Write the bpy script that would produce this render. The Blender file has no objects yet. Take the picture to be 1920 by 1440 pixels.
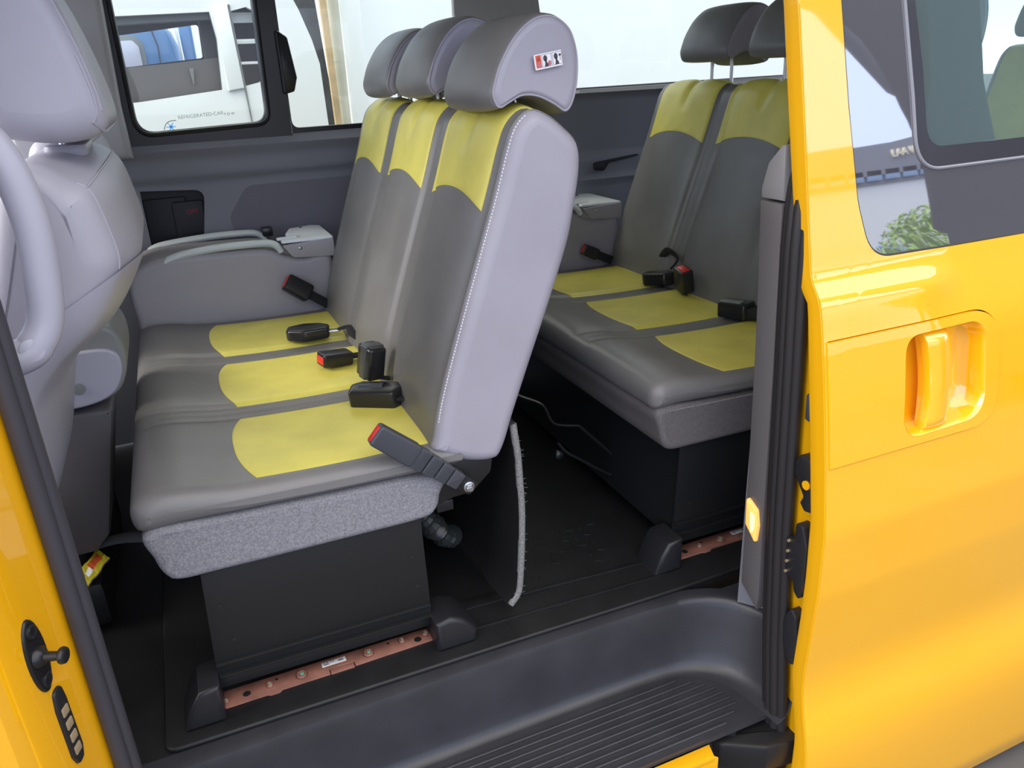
import bpy, bmesh, math, random
from mathutils import Vector, Matrix
random.seed(7)
SC = bpy.context.scene
COL = SC.collection
PI = math.pi

# ------------------------------------------------------------------ materials
def mat(name, col, rough=.5, metal=0., bump=0., bscale=300., var=0., vscale=6., coat=0., spec=None, ior=None, emit=0., ecol=None, crough=.05, cior=1.5):
    m = bpy.data.materials.new(name); m.use_nodes = True
    nt = m.node_tree; b = nt.nodes['Principled BSDF']
    c = (col[0], col[1], col[2], 1)
    b.inputs['Base Color'].default_value = c
    b.inputs['Roughness'].default_value = rough
    b.inputs['Metallic'].default_value = metal
    if spec is not None: b.inputs['Specular IOR Level'].default_value = spec
    if ior is not None: b.inputs['IOR'].default_value = ior
    if coat:
        b.inputs['Coat Weight'].default_value = coat
        b.inputs['Coat Roughness'].default_value = crough
        b.inputs['Coat IOR'].default_value = cior
    if emit:
        b.inputs['Emission Color'].default_value = (*(ecol or col), 1)
        b.inputs['Emission Strength'].default_value = emit
    if bump or var:
        tc = nt.nodes.new('ShaderNodeTexCoord')
    if bump:
        n = nt.nodes.new('ShaderNodeTexNoise'); n.inputs['Scale'].default_value = bscale
        n.inputs['Detail'].default_value = 3
        bp = nt.nodes.new('ShaderNodeBump'); bp.inputs['Strength'].default_value = bump
        bp.inputs['Distance'].default_value = .002
        nt.links.new(tc.outputs['Object'], n.inputs['Vector'])
        nt.links.new(n.outputs['Fac'], bp.inputs['Height'])
        nt.links.new(bp.outputs['Normal'], b.inputs['Normal'])
    if var:
        n2 = nt.nodes.new('ShaderNodeTexNoise'); n2.inputs['Scale'].default_value = vscale
        n2.inputs['Detail'].default_value = 5
        r = nt.nodes.new('ShaderNodeValToRGB')
        r.color_ramp.elements[0].position = .3; r.color_ramp.elements[1].position = .7
        r.color_ramp.elements[0].color = (*[max(0, x*(1-var)) for x in col], 1)
        r.color_ramp.elements[1].color = (*[min(1, x*(1+var)) for x in col], 1)
        nt.links.new(tc.outputs['Object'], n2.inputs['Vector'])
        nt.links.new(n2.outputs['Fac'], r.inputs['Fac'])
        nt.links.new(r.outputs['Color'], b.inputs['Base Color'])
    return m

M = {}
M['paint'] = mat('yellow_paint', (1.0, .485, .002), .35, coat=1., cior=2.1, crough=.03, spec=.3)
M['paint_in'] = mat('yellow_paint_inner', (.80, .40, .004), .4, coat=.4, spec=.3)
M['dark_vinyl'] = mat('dark_grey_vinyl', (.190, .184, .180), .38, bump=.12, bscale=420, var=.10, vscale=7)
M['side_vinyl'] = mat('light_grey_vinyl', (.365, .350, .400), .42, bump=.10, bscale=420, var=.05)
M['yellow_vinyl'] = mat('yellow_vinyl', (.80, .715, .135), .38, bump=.12, bscale=420, var=.09, vscale=9)
M['fabric'] = mat('grey_carpet_fabric', (.29, .29, .315), .95, bump=.9, bscale=900, var=.28, vscale=260, spec=.15)
M['fabric_brown_shaded'] = mat('shaded_brown_grey_skirt', (.155, .143, .143), .7, bump=.5, bscale=700, var=.12, vscale=200, spec=.25)  # browner rear skirt fabric, darkened with part of the rear row's shade in its colour
M['front_vinyl'] = mat('lavender_grey_vinyl', (.43, .42, .485), .42, bump=.12, bscale=400, var=.04)
M['front_plastic'] = mat('lavender_grey_plastic', (.42, .415, .49), .38, bump=.05, bscale=700)
M['console_vinyl'] = mat('worn_grey_vinyl', (.235, .245, .24), .36, bump=.15, bscale=350, var=.12)
M['jump_vinyl'] = mat('soft_grey_vinyl', (.36, .34, .355), .5, bump=.1, bscale=420, var=.06)
M['grey_rail'] = mat('grey_green_plastic', (.68, .74, .72), .4, var=.05)
M['silver'] = mat('silver_plate', (.90, .94, .95), .4)
M['steel'] = mat('zinc_steel', (.62, .64, .68), .28, metal=1.)
M['black_metal'] = mat('black_painted_steel', (.013, .0135, .015), .32, bump=.05, bscale=150)
M['black_plastic'] = mat('black_plastic', (.017, .0175, .021), .40, bump=.15, bscale=600)
M['buckle_plastic'] = mat('buckle_plastic', (.017, .0175, .019), .27)
M['buckle_grey'] = mat('charcoal_plastic', (.055, .06, .072), .35)
M['webbing'] = mat('black_webbing', (.012, .012, .014), .8, bump=.5, bscale=500)
M['red'] = mat('red_button', (.70, .022, .020), .35)
M['floor_rubber'] = mat('black_floor_rubber', (.010, .0102, .0115), .5, bump=.25, bscale=220, var=.25, vscale=14)
M['step'] = mat('step_plastic', (.036, .037, .044), .30, bump=.18, bscale=650, var=.15, vscale=10)
M['rust'] = mat('red_oxide_steel', (.30, .135, .10), .6, var=.22, vscale=25, bump=.1, bscale=200)
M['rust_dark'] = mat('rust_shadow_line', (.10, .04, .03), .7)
M['green_dot'] = mat('green_paint_mark', (.22, .50, .33), .5)
M['white_label'] = mat('white_sticker', (.86, .86, .88), .4)
M['ink'] = mat('black_ink', (.05, .05, .055), .5)
M['red_ink'] = mat('red_ink', (.75, .10, .05), .5)
M['pink_ink'] = mat('pink_ink', (.55, .18, .20), .5)
M['trim'] = mat('blue_grey_trim', (.215, .222, .250), .55, bump=.10, bscale=500)
M['trim_dark'] = mat('dark_trim', (.018, .018, .024), .6, bump=.1, bscale=500)
M['pillar_trim'] = mat('grey_pillar_trim', (.115, .108, .112), .5, bump=.08, bscale=500)
M['pillar_far'] = mat('pale_pillar_trim', (.42, .42, .44), .45, bump=.06, bscale=500)
M['headliner'] = mat('headliner', (.62, .62, .62), .9)
M['rubber'] = mat('black_rubber', (.014, .0125, .0135), .6, bump=.05, bscale=300)
M['rubber_grey'] = mat('dark_grey_rubber', (.045, .043, .052), .55, bump=.08, bscale=300)
M['seal'] = mat('window_seal', (.010, .011, .013), .35)
M['gold'] = mat('brass_contact', (.75, .58, .33), .35, metal=.7)
M['tan'] = mat('tan_contact', (.35, .27, .16), .5)
M['lamp'] = mat('lamp_lens', (1., .50, .14), .3, emit=.85, ecol=(1., .36, .08))
M['lamp_hot'] = mat('lamp_bulb', (1., .8, .3), .3, emit=1.6, ecol=(1., .74, .25))
M['felt'] = mat('grey_felt', (.26, .26, .255), 1., bump=1., bscale=700, var=.3, vscale=200, spec=.05)
M['felt_back'] = mat('black_backing', (.014, .0135, .0145), .6, bump=.4, bscale=60)
M['wrap_y'] = mat('yellow_wrapper', (.55, .48, .03), .3)
M['wrap_r'] = mat('red_wrapper', (.6, .10, .03), .3)
M['strap'] = mat('grey_cloth', (.16, .16, .18), .85, bump=.6, bscale=400)
M['bag'] = mat('grey_plastic_bag', (.035, .042, .040), .3, bump=1., bscale=30)
M['white_paint'] = mat('white_truck_paint', (.86, .88, .87), .3, coat=.5)
M['white_wall'] = mat('white_wall', (.90, .92, .92), .8, var=.02, vscale=1.)
M['blue_paint'] = mat('blue_truck_paint', (.07, .19, .42), .3, coat=.6)
M['grey_dark'] = mat('dark_cab_plastic', (.045, .042, .046), .6)
M['grey_mid'] = mat('grey_cab_plastic', (.17, .18, .18), .6)
M['wood'] = mat('tan_timber', (.50, .36, .20), .7, var=.15, vscale=8)
M['pipe'] = mat('beige_pipe', (.52, .50, .40), .5, var=.12, vscale=5)
M['concrete'] = mat('concrete', (.085, .083, .083), .9, var=.18, vscale=1.5, bump=.3, bscale=40)
M['bld_grey'] = mat('grey_cladding', (.20, .22, .28), .6)
M['bld_white'] = mat('white_cladding', (.80, .83, .90), .7, var=.03, vscale=.5)
M['bld_glass'] = mat('blue_window', (.22, .36, .60), .3)
M['sign'] = mat('cream_sign', (.90, .86, .70), .5)
M['leaf'] = mat('tree_leaf', (.30, .46, .14), .6, var=.35, vscale=3.)
M['bark'] = mat('tree_bark', (.09, .06, .04), .9)
M['bus'] = mat('dark_bus_paint', (.030, .031, .034), .5)
M['tyre'] = mat('tyre_rubber', (.02, .02, .02), .8)
M['cream_headrest'] = M['dark_vinyl']

def glass(name, tint, mixw, rough=.02, ior=1.5):
    m = bpy.data.materials.new(name); m.use_nodes = True
    nt = m.node_tree; nt.nodes.clear()
    o = nt.nodes.new('ShaderNodeOutputMaterial')
    t = nt.nodes.new('ShaderNodeBsdfTransparent'); t.inputs['Color'].default_value = (*tint, 1)
    g = nt.nodes.new('ShaderNodeBsdfGlossy'); g.inputs['Roughness'].default_value = rough
    f = nt.nodes.new('ShaderNodeFresnel'); f.inputs['IOR'].default_value = ior
    mx = nt.nodes.new('ShaderNodeMixShader')
    ge = nt.nodes.new('ShaderNodeNewGeometry'); sb = nt.nodes.new('ShaderNodeMath'); sb.operation = 'SUBTRACT'; sb.inputs[0].default_value = 1
    ml = nt.nodes.new('ShaderNodeMath'); ml.operation = 'MULTIPLY'
    nt.links.new(ge.outputs['Backfacing'], sb.inputs[1]); nt.links.new(f.outputs['Fac'], ml.inputs[0]); nt.links.new(sb.outputs['Value'], ml.inputs[1])
    nt.links.new(ml.outputs['Value'], mx.inputs['Fac'])
    nt.links.new(t.outputs['BSDF'], mx.inputs[1]); nt.links.new(g.outputs['BSDF'], mx.inputs[2])
    nt.links.new(mx.outputs['Shader'], o.inputs['Surface'])
    return m
M['glass_clear'] = glass('clear_glass', (.93, .97, .94), 0, ior=1.45)
M['glass_tint'] = glass('teal_tinted_glass', (.52, .66, .66), 0, ior=1.6)
M['glass_privacy'] = glass('privacy_glass', (.62, .72, .72), 0, ior=1.5)
def dusty(name, tint, w, col):
    m = glass(name, tint, 0, ior=1.6); nt = m.node_tree; o = nt.nodes['Material Output']
    d = nt.nodes.new('ShaderNodeBsdfDiffuse'); d.inputs['Color'].default_value = (*col, 1); mx = nt.nodes.new('ShaderNodeMixShader'); mx.inputs['Fac'].default_value = w
    src = o.inputs['Surface'].links[0].from_socket
    nt.links.new(src, mx.inputs[1]); nt.links.new(d.outputs['BSDF'], mx.inputs[2]); nt.links.new(mx.outputs['Shader'], o.inputs['Surface'])
    return m
M['glass_tint'] = dusty('dusty_teal_glass', (.74, .86, .86), .10, (.50, .62, .62))
M['glass_dark'] = mat('dark_privacy_glass', (.085, .082, .092), .02, ior=4.6, spec=.5)

# ------------------------------------------------------------------ mesh helpers
class MB:
    def __init__(s): s.v = []; s.f = []; s.mi = []; s.mats = []
    def _m(s, m):
        if m is None: return 0
        if m not in s.mats: s.mats.append(m)
        return s.mats.index(m)
    def add(s, verts, faces, m=None):
        o = len(s.v); i = s._m(m)
        s.v += [tuple(v) for v in verts]
        for f in faces:
            s.f.append([o+k for k in f]); s.mi.append(i)
    def addbm(s, bm, m=None, mx=None):
        bm.verts.index_update()
        vs = [(mx @ v.co if mx else v.co.copy()) for v in bm.verts]
        s.add(vs, [[v.index for v in f.verts] for f in bm.faces], m); bm.free()
    def box(s, a, b, bev=0., m=None, mx=None, seg=2):
        bm = bmesh.new(); bmesh.ops.create_cube(bm, size=1)
        for v in bm.verts:
            v.co = Vector(((a[0]+b[0])/2+v.co.x*(b[0]-a[0]), (a[1]+b[1])/2+v.co.y*(b[1]-a[1]), (a[2]+b[2])/2+v.co.z*(b[2]-a[2])))
        if bev: bmesh.ops.bevel(bm, geom=bm.edges[:], offset=bev, segments=seg, profile=.5, affect='EDGES')
        s.addbm(bm, m, mx)
    def prism(s, pts, axis, a, b, bev=0., m=None, mx=None, seg=2):
        """polygon pts (2-D) extruded along axis from a to b"""
        bm = bmesh.new(); n = len(pts)
        def P(p, t):
            return {'x': (t, p[0], p[1]), 'y': (p[0], t, p[1]), 'z': (p[0], p[1], t)}[axis]
        A = [bm.verts.new(P(p, a)) for p in pts]; B = [bm.verts.new(P(p, b)) for p in pts]
        fa = bm.faces.new(A); fb = bm.faces.new(B[::-1])
        for i in range(n): bm.faces.new((A[i], B[i], B[(i+1) % n], A[(i+1) % n]))
        bmesh.ops.recalc_face_normals(bm, faces=bm.faces[:])
        if bev:
            es = [e for f in (fa, fb) for e in f.edges]
            bmesh.ops.bevel(bm, geom=es, offset=bev, segments=seg, profile=.5, affect='EDGES')
        bmesh.ops.triangulate(bm, faces=[f for f in bm.faces if len(f.verts) > 4])
        s.addbm(bm, m, mx)
    def tube(s, path, r, n=12, m=None, closed=False, cap=True, flat=None):
        """round tube along path; r number or list"""
        P = [Vector(p) for p in path]; k = len(P); rings = []
        up = Vector((0, 0, 1)); prev = None
        for i in range(k):
            if closed: t = P[(i+1) % k]-P[i-1]
            else: t = P[min(i+1, k-1)]-P[max(i-1, 0)]
            t.normalize()
            if prev is None:
                a = up if abs(t.dot(up)) < .9 else Vector((1, 0, 0))
                u = t.cross(a).normalized()
            else:
                u = (prev - t*prev.dot(t)).normalized()
            prev = u; w = t.cross(u)
            rr = r[i] if isinstance(r, (list, tuple)) else r
            rings.append([P[i]+(u*math.cos(2*PI*j/n)+w*math.sin(2*PI*j/n)*(flat or 1))*rr for j in range(n)])
        vs = [v for ring in rings for v in ring]; fs = []
        for i in range(k if closed else k-1):
            for j in range(n):
                a = i*n+j; b = i*n+(j+1) % n; c = ((i+1) % k)*n+(j+1) % n; d = ((i+1) % k)*n+j
                fs.append((a, b, c, d))
        if cap and not closed:
            fs.append(tuple(range(n))[::-1]); fs.append(tuple((k-1)*n+j for j in range(n)))
        s.add(vs, fs, m)
    def cyl(s, a, b, r, n=20, m=None, r2=None):
        s.tube([a, b], [r, r if r2 is None else r2], n, m)
    def lathe(s, prof, o, axis, n=24, m=None):
        """prof list of (radius, height) about axis vector through o"""
        ax = Vector(axis).normalized(); a = Vector((0, 0, 1)) if abs(ax.z) < .9 else Vector((1, 0, 0))
        u = ax.cross(a).normalized(); w = ax.cross(u); o = Vector(o)
        vs = []; fs = []
        for (r, h) in prof:
            for j in range(n): vs.append(o+ax*h+(u*math.cos(2*PI*j/n)+w*math.sin(2*PI*j/n))*max(r, 1e-5))
        for i in range(len(prof)-1):
            for j in range(n): fs.append((i*n+j, i*n+(j+1) % n, (i+1)*n+(j+1) % n, (i+1)*n+j))
        s.add(vs, fs, m)
    def build(s, name, m, parent=None, smooth=40, recalc=True, loc=None):
        me = bpy.data.meshes.new(name)
        off = Vector((0, 0, 0))
        p = parent
        while p is not None: off += Vector(p['_o']) if '_o' in p else Vector((0, 0, 0)); p = None
        base = Vector(parent['_w']) if parent is not None else Vector(loc or (0, 0, 0))
        me.from_pydata([tuple(Vector(v)-base) for v in s.v], [], s.f)
        mats = s.mats if s.mats else [None]
        if not s.mats: me.materials.append(m)
        else:
            for q in s.mats: me.materials.append(q)
            for i, p in enumerate(me.polygons): p.material_index = s.mi[i]
        bm = bmesh.new(); bm.from_mesh(me)
        if recalc: bmesh.ops.recalc_face_normals(bm, faces=bm.faces[:])
        bm.to_mesh(me); bm.free()
        for p in me.polygons: p.use_smooth = True
        me.set_sharp_from_angle(angle=math.radians(smooth))
        o = bpy.data.objects.new(name, me); COL.objects.link(o)
        if parent is not None:
            o.parent = parent
        else: o.location = base
        o['_w'] = tuple(base)
        ALL.append(o)
        return o
ALL = []

def thing(name, label, cat, loc=(0, 0, 0), group=None):
    o = bpy.data.objects.new(name, None); COL.objects.link(o); o.location = loc; o.empty_display_size = .05
    o['label'] = label; o['category'] = cat; o['_w'] = tuple(loc); o['kind'] = 'thing'
    if group: o['group'] = group
    ALL.append(o)
    return o
def tag(o, label, cat, group=None):
    o['label'] = label; o['category'] = cat; o['kind'] = 'thing'
    if group: o['group'] = group
    return o
def struct(o): o['kind'] = 'structure'; return o
def lab(o, t): o['label'] = t; return o
def copy_tree(o, parent=None):
    c = o.copy(); COL.objects.link(c); ALL.append(c)
    if parent is not None: c.parent = parent
    for ch in list(o.children): copy_tree(ch, c)
    return c

def rpoly(pts, n=6):
    """closed polygon [(x,y,r)] with rounded corners -> list of points"""
    out = []; k = len(pts)
    for i in range(k):
        p = Vector(pts[i][:2]); r = pts[i][2] if len(pts[i]) > 2 else 0
        if r <= 0: out.append(tuple(p)); continue
        a = Vector(pts[i-1][:2])-p; b = Vector(pts[(i+1) % k][:2])-p
        la, lb = a.length, b.length; a.normalize(); b.normalize()
        ang = math.acos(max(-1, min(1, a.dot(b))))
        if la < 1e-9 or lb < 1e-9 or ang < 1e-6: out.append(tuple(p)); continue
        d = min(r/math.tan(ang/2), la*.48, lb*.48)
        p0 = p+a*d; p2 = p+b*d
        for j in range(n+1):
            t = j/n; q = p0*(1-t)**2+p*2*t*(1-t)+p2*t*t; out.append(tuple(q))
    return out
def smooth_path(pts, n=8, closed=False):
    P = [Vector(p) for p in pts]; k = len(P); out = []
    for i in range(k if closed else k-1):
        if closed: a, b, c, d = P[i-1], P[i], P[(i+1) % k], P[(i+2) % k]
        else: a, b, c, d = P[max(i-1, 0)], P[i], P[i+1], P[min(i+2, k-1)]
        for j in range(n):
            t = j/n
            out.append(.5*((2*b)+(c-a)*t+(2*a-5*b+4*c-d)*t*t+(3*b-a-3*c+d)*t**3))
    if not closed: out.append(P[-1])
    return out

class Loft:
    """closed profile (x,z) swept along y with rounded ends and a surface modulation mod(x,z,y)->offset"""
    def __init__(s, prof, y0, y1, r, N=110, mod=None, sm=True, r1=None, scale=False):
        s.scale = scale
        P = smooth_path([(p[0], p[1]) for p in prof], 10, True) if sm else [Vector(p) for p in prof]
        # resample
        L = [0]
        for i in range(len(P)): L.append(L[-1]+(P[(i+1) % len(P)]-P[i]).length)
        T = L[-1]; s.P = []; i = 0
        for k in range(N):
            d = T*k/N
            while L[i+1] < d: i += 1
            t = (d-L[i])/max(1e-9, L[i+1]-L[i]); s.P.append(P[i].lerp(P[(i+1) % len(P)], t))
        s.N = N
        area = sum(s.P[i].x*s.P[(i+1) % N].y-s.P[(i+1) % N].x*s.P[i].y for i in range(N))
        sg = 1 if area > 0 else -1
        s.n = []
        for i in range(N):
            t = (s.P[(i+1) % N]-s.P[i-1]); nn = Vector((t.y, -t.x))*sg; s.n.append(nn.normalized())
        s.y0, s.y1, s.r = y0, y1, r; s.r1 = r if r1 is None else r1
        s.mod = mod or (lambda x, z, y: 0.)
        s.c = Vector((sum(p.x for p in s.P)/N, sum(p.y for p in s.P)/N)); s.R = sum((p-s.c).length for p in s.P)/N
    def inset(s, y):
        a = y-s.y0; b = s.y1-y
        o = 0
        if a < s.r: o = max(o, s.r-math.sqrt(max(0, s.r**2-(s.r-a)**2)))
        if b < s.r1: o = max(o, s.r1-math.sqrt(max(0, s.r1**2-(s.r1-b)**2)))
        return o
    def pt(s, u, y, off=0.):
        """u in profile index units"""
        u = u % s.N; i = int(u); t = u-i; j = (i+1) % s.N
        p = s.P[i].lerp(s.P[j], t); n = s.n[i].lerp(s.n[j], t)
        if s.scale:
            o = s.mod(p.x, p.y, y)+off; k = 1-s.inset(y)/s.R; q = s.c+(p-s.c)*k
            return Vector((q.x+n.x*o, y, q.y+n.y*o))
        o = -s.inset(y)+s.mod(p.x, p.y, y)+off
        return Vector((p.x+n.x*o, y, p.y+n.y*o))
    def stations(s, ny=60, ya=None, yb=None, extra=()):
        ya = s.y0 if ya is None else ya; yb = s.y1 if yb is None else yb
        ys = set()
        for k in range(9):
            a = s.r*(1-math.cos(PI/2*k/8)); b = s.r1*(1-math.cos(PI/2*k/8))
            ys.add(round(s.y0+a, 5)); ys.add(round(s.y1-b, 5))
        for k in range(ny+1): ys.add(round(s.y0+s.r+(s.y1-s.r1-s.y0-s.r)*k/ny, 5))
        ys = sorted(y for y in ys if ya-1e-6 <= y <= yb+1e-6)
        if abs(ys[0]-ya) > 1e-5: ys.insert(0, ya)
        if abs(ys[-1]-yb) > 1e-5: ys.append(yb)
        return ys
    def mesh(s, mb, ya=None, yb=None, cap0=True, cap1=True, ny=60, m=None, bulge=.004):
        ys = s.stations(ny, ya, yb); N = s.N; vs = []; fs = []
        for y in ys: vs += [s.pt(i, y) for i in range(N)]
        for k in range(len(ys)-1):
            for i in range(N): fs.append((k*N+i, k*N+(i+1) % N, (k+1)*N+(i+1) % N, (k+1)*N+i))
        mb.add(vs, fs, m)
        for do, y, sg, r in ((cap0, ys[0], -1, s.r), (cap1, ys[-1], 1, s.r1)):
            if not do: continue
            bm = bmesh.new(); ring = [bm.verts.new(s.pt(i, y)) for i in range(N)]
            f = bm.faces.new(ring)
            bmesh.ops.triangulate(bm, faces=[f])
            bmesh.ops.recalc_face_normals(bm, faces=bm.faces[:])
            mb.addbm(bm, m)
    def u_at(s, f):
        """profile index minimising f(x,z)"""
        return min(range(s.N), key=lambda i: f(s.P[i].x, s.P[i].y))
    def patch(s, mb, ua, ub, ya, yb, off=.0022, nu=40, ny=40, th=.005, m=None):
        """ua(t), ub(t) profile limits (functions of t=0..1 across y)"""
        g = []
        for j in range(ny+1):
            t = j/ny; y = ya+(yb-ya)*t; a = ua(t); b = ub(t)
            g.append([(a+(b-a)*i/nu, y) for i in range(nu+1)])
        def grid(off):
            return [s.pt(u, y, off-(.0012 if (i in (0, nu) or j in (0, ny)) else 0)) for j, row in enumerate(g) for i, (u, y) in enumerate(row)]
        W = nu+1; top = grid(off); bot = grid(off-th)
        n = len(top); fs = []
        for j in range(ny):
            for i in range(nu):
                a, b, c, d = j*W+i, j*W+i+1, (j+1)*W+i+1, (j+1)*W+i
                fs.append((a, b, c, d)); fs.append((n+d, n+c, n+b, n+a))
        bd = [i for i in range(W)]+[j*W+nu for j in range(1, ny+1)]+[ny*W+i for i in range(nu-1, -1, -1)]+[j*W for j in range(ny-1, 0, -1)]
        for k in range(len(bd)):
            a, b = bd[k], bd[(k+1) % len(bd)]; fs.append((a, n+a, n+b, b))
        mb.add(top+bot, fs, m)

def sheet(mb, outline, holes, mp, th, cu=.06, cv=.025, m=None):
    """flat region with holes in (u,v), sliced fine, mapped by mp(u,v,d) (d = depth) to a solid sheet"""
    bm = bmesh.new(); es = []
    for loop in [outline]+list(holes):
        vs = [bm.verts.new((p[0], 0, p[1])) for p in loop]
        es += [bm.edges.new((vs[i], vs[(i+1) % len(vs)])) for i in range(len(vs))]
    bmesh.ops.triangle_fill(bm, use_beauty=True, use_dissolve=False, edges=es, normal=(0, -1, 0))
    us = [p[0] for p in outline]; vv = [p[1] for p in outline]
    def cuts(lo, hi, st, ax):
        if not st: return
        k = int((hi-lo)/st)
        for i in range(1, k+1):
            c = lo+(hi-lo)*i/(k+1)
            co = (c, 0, 0) if ax == 0 else (0, 0, c); no = (1, 0, 0) if ax == 0 else (0, 0, 1)
            bmesh.ops.bisect_plane(bm, geom=bm.verts[:]+bm.edges[:]+bm.faces[:], dist=1e-5, plane_co=co, plane_no=no)
    cuts(min(us), max(us), cu, 0); cuts(min(vv), max(vv), cv, 1)
    bm.verts.index_update()
    uv = [(v.co.x, v.co.z) for v in bm.verts]; n = len(uv)
    F = [[v.index for v in f.verts] for f in bm.faces]
    B = [(e.verts[0].index, e.verts[1].index) for e in bm.edges if len(e.link_faces) == 1]
    bm.free()
    front = [mp(u, v, 0.) for u, v in uv]
    if th:
        back = [mp(u, v, th) for u, v in uv]
        mb.add(front+back, F+[[n+i for i in f[::-1]] for f in F]+[(a, b, n+b, n+a) for a, b in B], m)
    else: mb.add(front, F, m)

def lerp_tab(tab):
    tab = sorted(tab)
    def f(z):
        if z <= tab[0][0]: return tab[0][1]
        for (a, b), (c, d) in zip(tab, tab[1:]):
            if z <= c: return b+(d-b)*(z-a)/(c-a)
        return tab[-1][1]
    return f
def gauss(d, w): return math.exp(-(d/w)**2)

def text(name, body, size, m, parent, loc, rot, ext=.0003):
    f = bpy.data.curves.new(name, 'FONT'); f.body = body; f.size = size; f.extrude = ext
    t = bpy.data.objects.new(name, f); COL.objects.link(t)
    dg = bpy.context.evaluated_depsgraph_get(); dg.update()
    me = bpy.data.meshes.new_from_object(t.evaluated_get(dg)); COL.objects.unlink(t); bpy.data.objects.remove(t)
    me.materials.clear(); me.materials.append(m)
    o = bpy.data.objects.new(name, me); COL.objects.link(o); o.parent = parent; o.location = loc; o.rotation_euler = rot
    return o
# ------------------------------------------------------------------ camera
F = 1445.
vx = Vector((3740, -765, F)).normalized()
vy = Vector((-675, -556, F)); vy = (vy-vx*vx.dot(vy)).normalized()
vz = vx.cross(vy)
right = Vector((vx[0], vy[0], vz[0])); down = Vector((vx[1], vy[1], vz[1])); fwd = Vector((vx[2], vy[2], vz[2]))
cam = bpy.data.cameras.new('camera'); cam.sensor_width = 36; cam.lens = 36*F/1920; cam.clip_start = .02
co = bpy.data.objects.new('camera', cam); COL.objects.link(co)
mw = Matrix.Identity(4)
for i in range(3): mw[i][0] = right[i]; mw[i][1] = -down[i]; mw[i][2] = -fwd[i]
mw.translation = Vector((0, -1.45, 1.25)); co.matrix_world = mw
SC.camera = co

# ------------------------------------------------------------------ seats
SP = (.197, .61, 1.023)                        # seat centres across the bench
BANDS = (.395, .815)
def pad_mod(y, amp, gw=.010, bw=.040, n=3):
    o = 0
    for b in BANDS[:n-1]:
        o -= .005*gauss(y-(b-bw), gw)+.005*gauss(y-(b+bw), gw)
        o -= .004*gauss(y-b, bw*.9)
    for c in SP[:n]:
        t = abs(y-c)/.17
        if t < 1: o += amp*(1-t**4)
    return o
CUSH = [(-.178, .462), (-.193, .487), (-.188, .518), (-.160, .534), (-.10, .534), (0, .517), (.12, .509), (.25, .505), (.38, .504), (.47, .502), (.495, .48), (.47, .452), (.40, .448), (.25, .451), (.05, .457), (-.10, .463)]
BACK = [(.405, .497), (.413, .522), (.439, .622), (.499, .793), (.575, 1.0), (.612, 1.110), (.632, 1.152), (.665, 1.176), (.70, 1.166), (.735, 1.140), (.765, 1.108), (.771, 1.060), (.757, .98), (.739, .905), (.692, .78), (.644, .661), (.60, .55), (.566, .462), (.537, .443), (.47, .458)]
HEAD = [(.596, 1.180), (.587, 1.206), (.594, 1.235), (.610, 1.272), (.642, 1.317), (.68, 1.347), (.714, 1.357), (.745, 1.352), (.775, 1.330), (.790, 1.298), (.796, 1.26), (.792, 1.21), (.777, 1.170), (.756, 1.158), (.729, 1.174), (.695, 1.190), (.662, 1.194), (.636, 1.184), (.612, 1.173)]

def warning_label(parent, yf):
    mb = MB(); O = Vector((.686, yf, 1.2475)); X = Vector((.0665, 0, .0095)).normalized(); Z = Vector((-X.z, 0, X.x)); Y = Vector((0, -1, 0))
    mx = Matrix((( X.x, Y.x, Z.x, O.x), (X.y, Y.y, Z.y, O.y), (X.z, Y.z, Z.z, O.z), (0, 0, 0, 1)))
    W, H = .0605, .028
    mb.prism(rpoly([(0, 0, .003), (W, 0, .003), (W, H, .003), (0, H, .003)]), 'y', -.001, .0008, m=M['white_label'], mx=mx)
    def fl(pts, m, d=.0011): mb.prism(pts, 'y', .0004, d, m=m, mx=mx)
    def ring(x0, z0, x1, z1, m, w=.0006):
        for q in ((x0, z0, x1, z0+w), (x0, z1-w, x1, z1), (x0, z0, x0+w, z1), (x1-w, z0, x1, z1)):
            fl([(q[0], q[1]), (q[2], q[1]), (q[2], q[3]), (q[0], q[3])], m)
    fl([(.003, .003), (.0145, .003), (.0145, .026), (.003, .026)], M['red_ink'])
    fl([(.005, .0165), (.0125, .0165), (.00875, .0235)], M['ink'], .0014)
    fl([(.0072, .0178), (.0103, .0178), (.00875, .0212)], M['red_ink'], .0016)
    fl(rpoly([(.005, .005, .002), (.013, .005, .002), (.013, .0125, .002), (.005, .0125, .002)]), M['pink_ink'], .0014)
    for k, x0 in enumerate((.0165, .0395)):
        ring(x0-.0005, .003, x0+.0205, .026, M['ink'])
        c = (x0+.007, .0185)
        fl([(c[0]+.0042*math.cos(a*PI/8), c[1]+.0055*math.sin(a*PI/8)) for a in range(16)], M['ink'], .0014)
        fl([(x0+.004, .0035), (x0+.0125, .0035), (x0+.012, .008), (x0+.0095, .0115), (x0+.0092, .016), (x0+.006, .015), (x0+.0058, .009)], M['ink'], .0014)
        if k == 0:
            fl([(x0+.0155+.0036*math.cos(a*PI/7), .0085+.0048*math.sin(a*PI/7)) for a in range(14)], M['pink_ink'], .0013)
        else:
            fl([(x0+.0162+.0026*math.cos(a*PI/7), .0195+.0022*math.sin(a*PI/7)) for a in range(14)], M['ink'], .0013)
            fl([(x0+.0158, .010), (x0+.0166, .010), (x0+.0166, .018), (x0+.0158, .018)], M['ink'], .0013)
    return mb.build('warning_label', None, parent, smooth=20)

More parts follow.
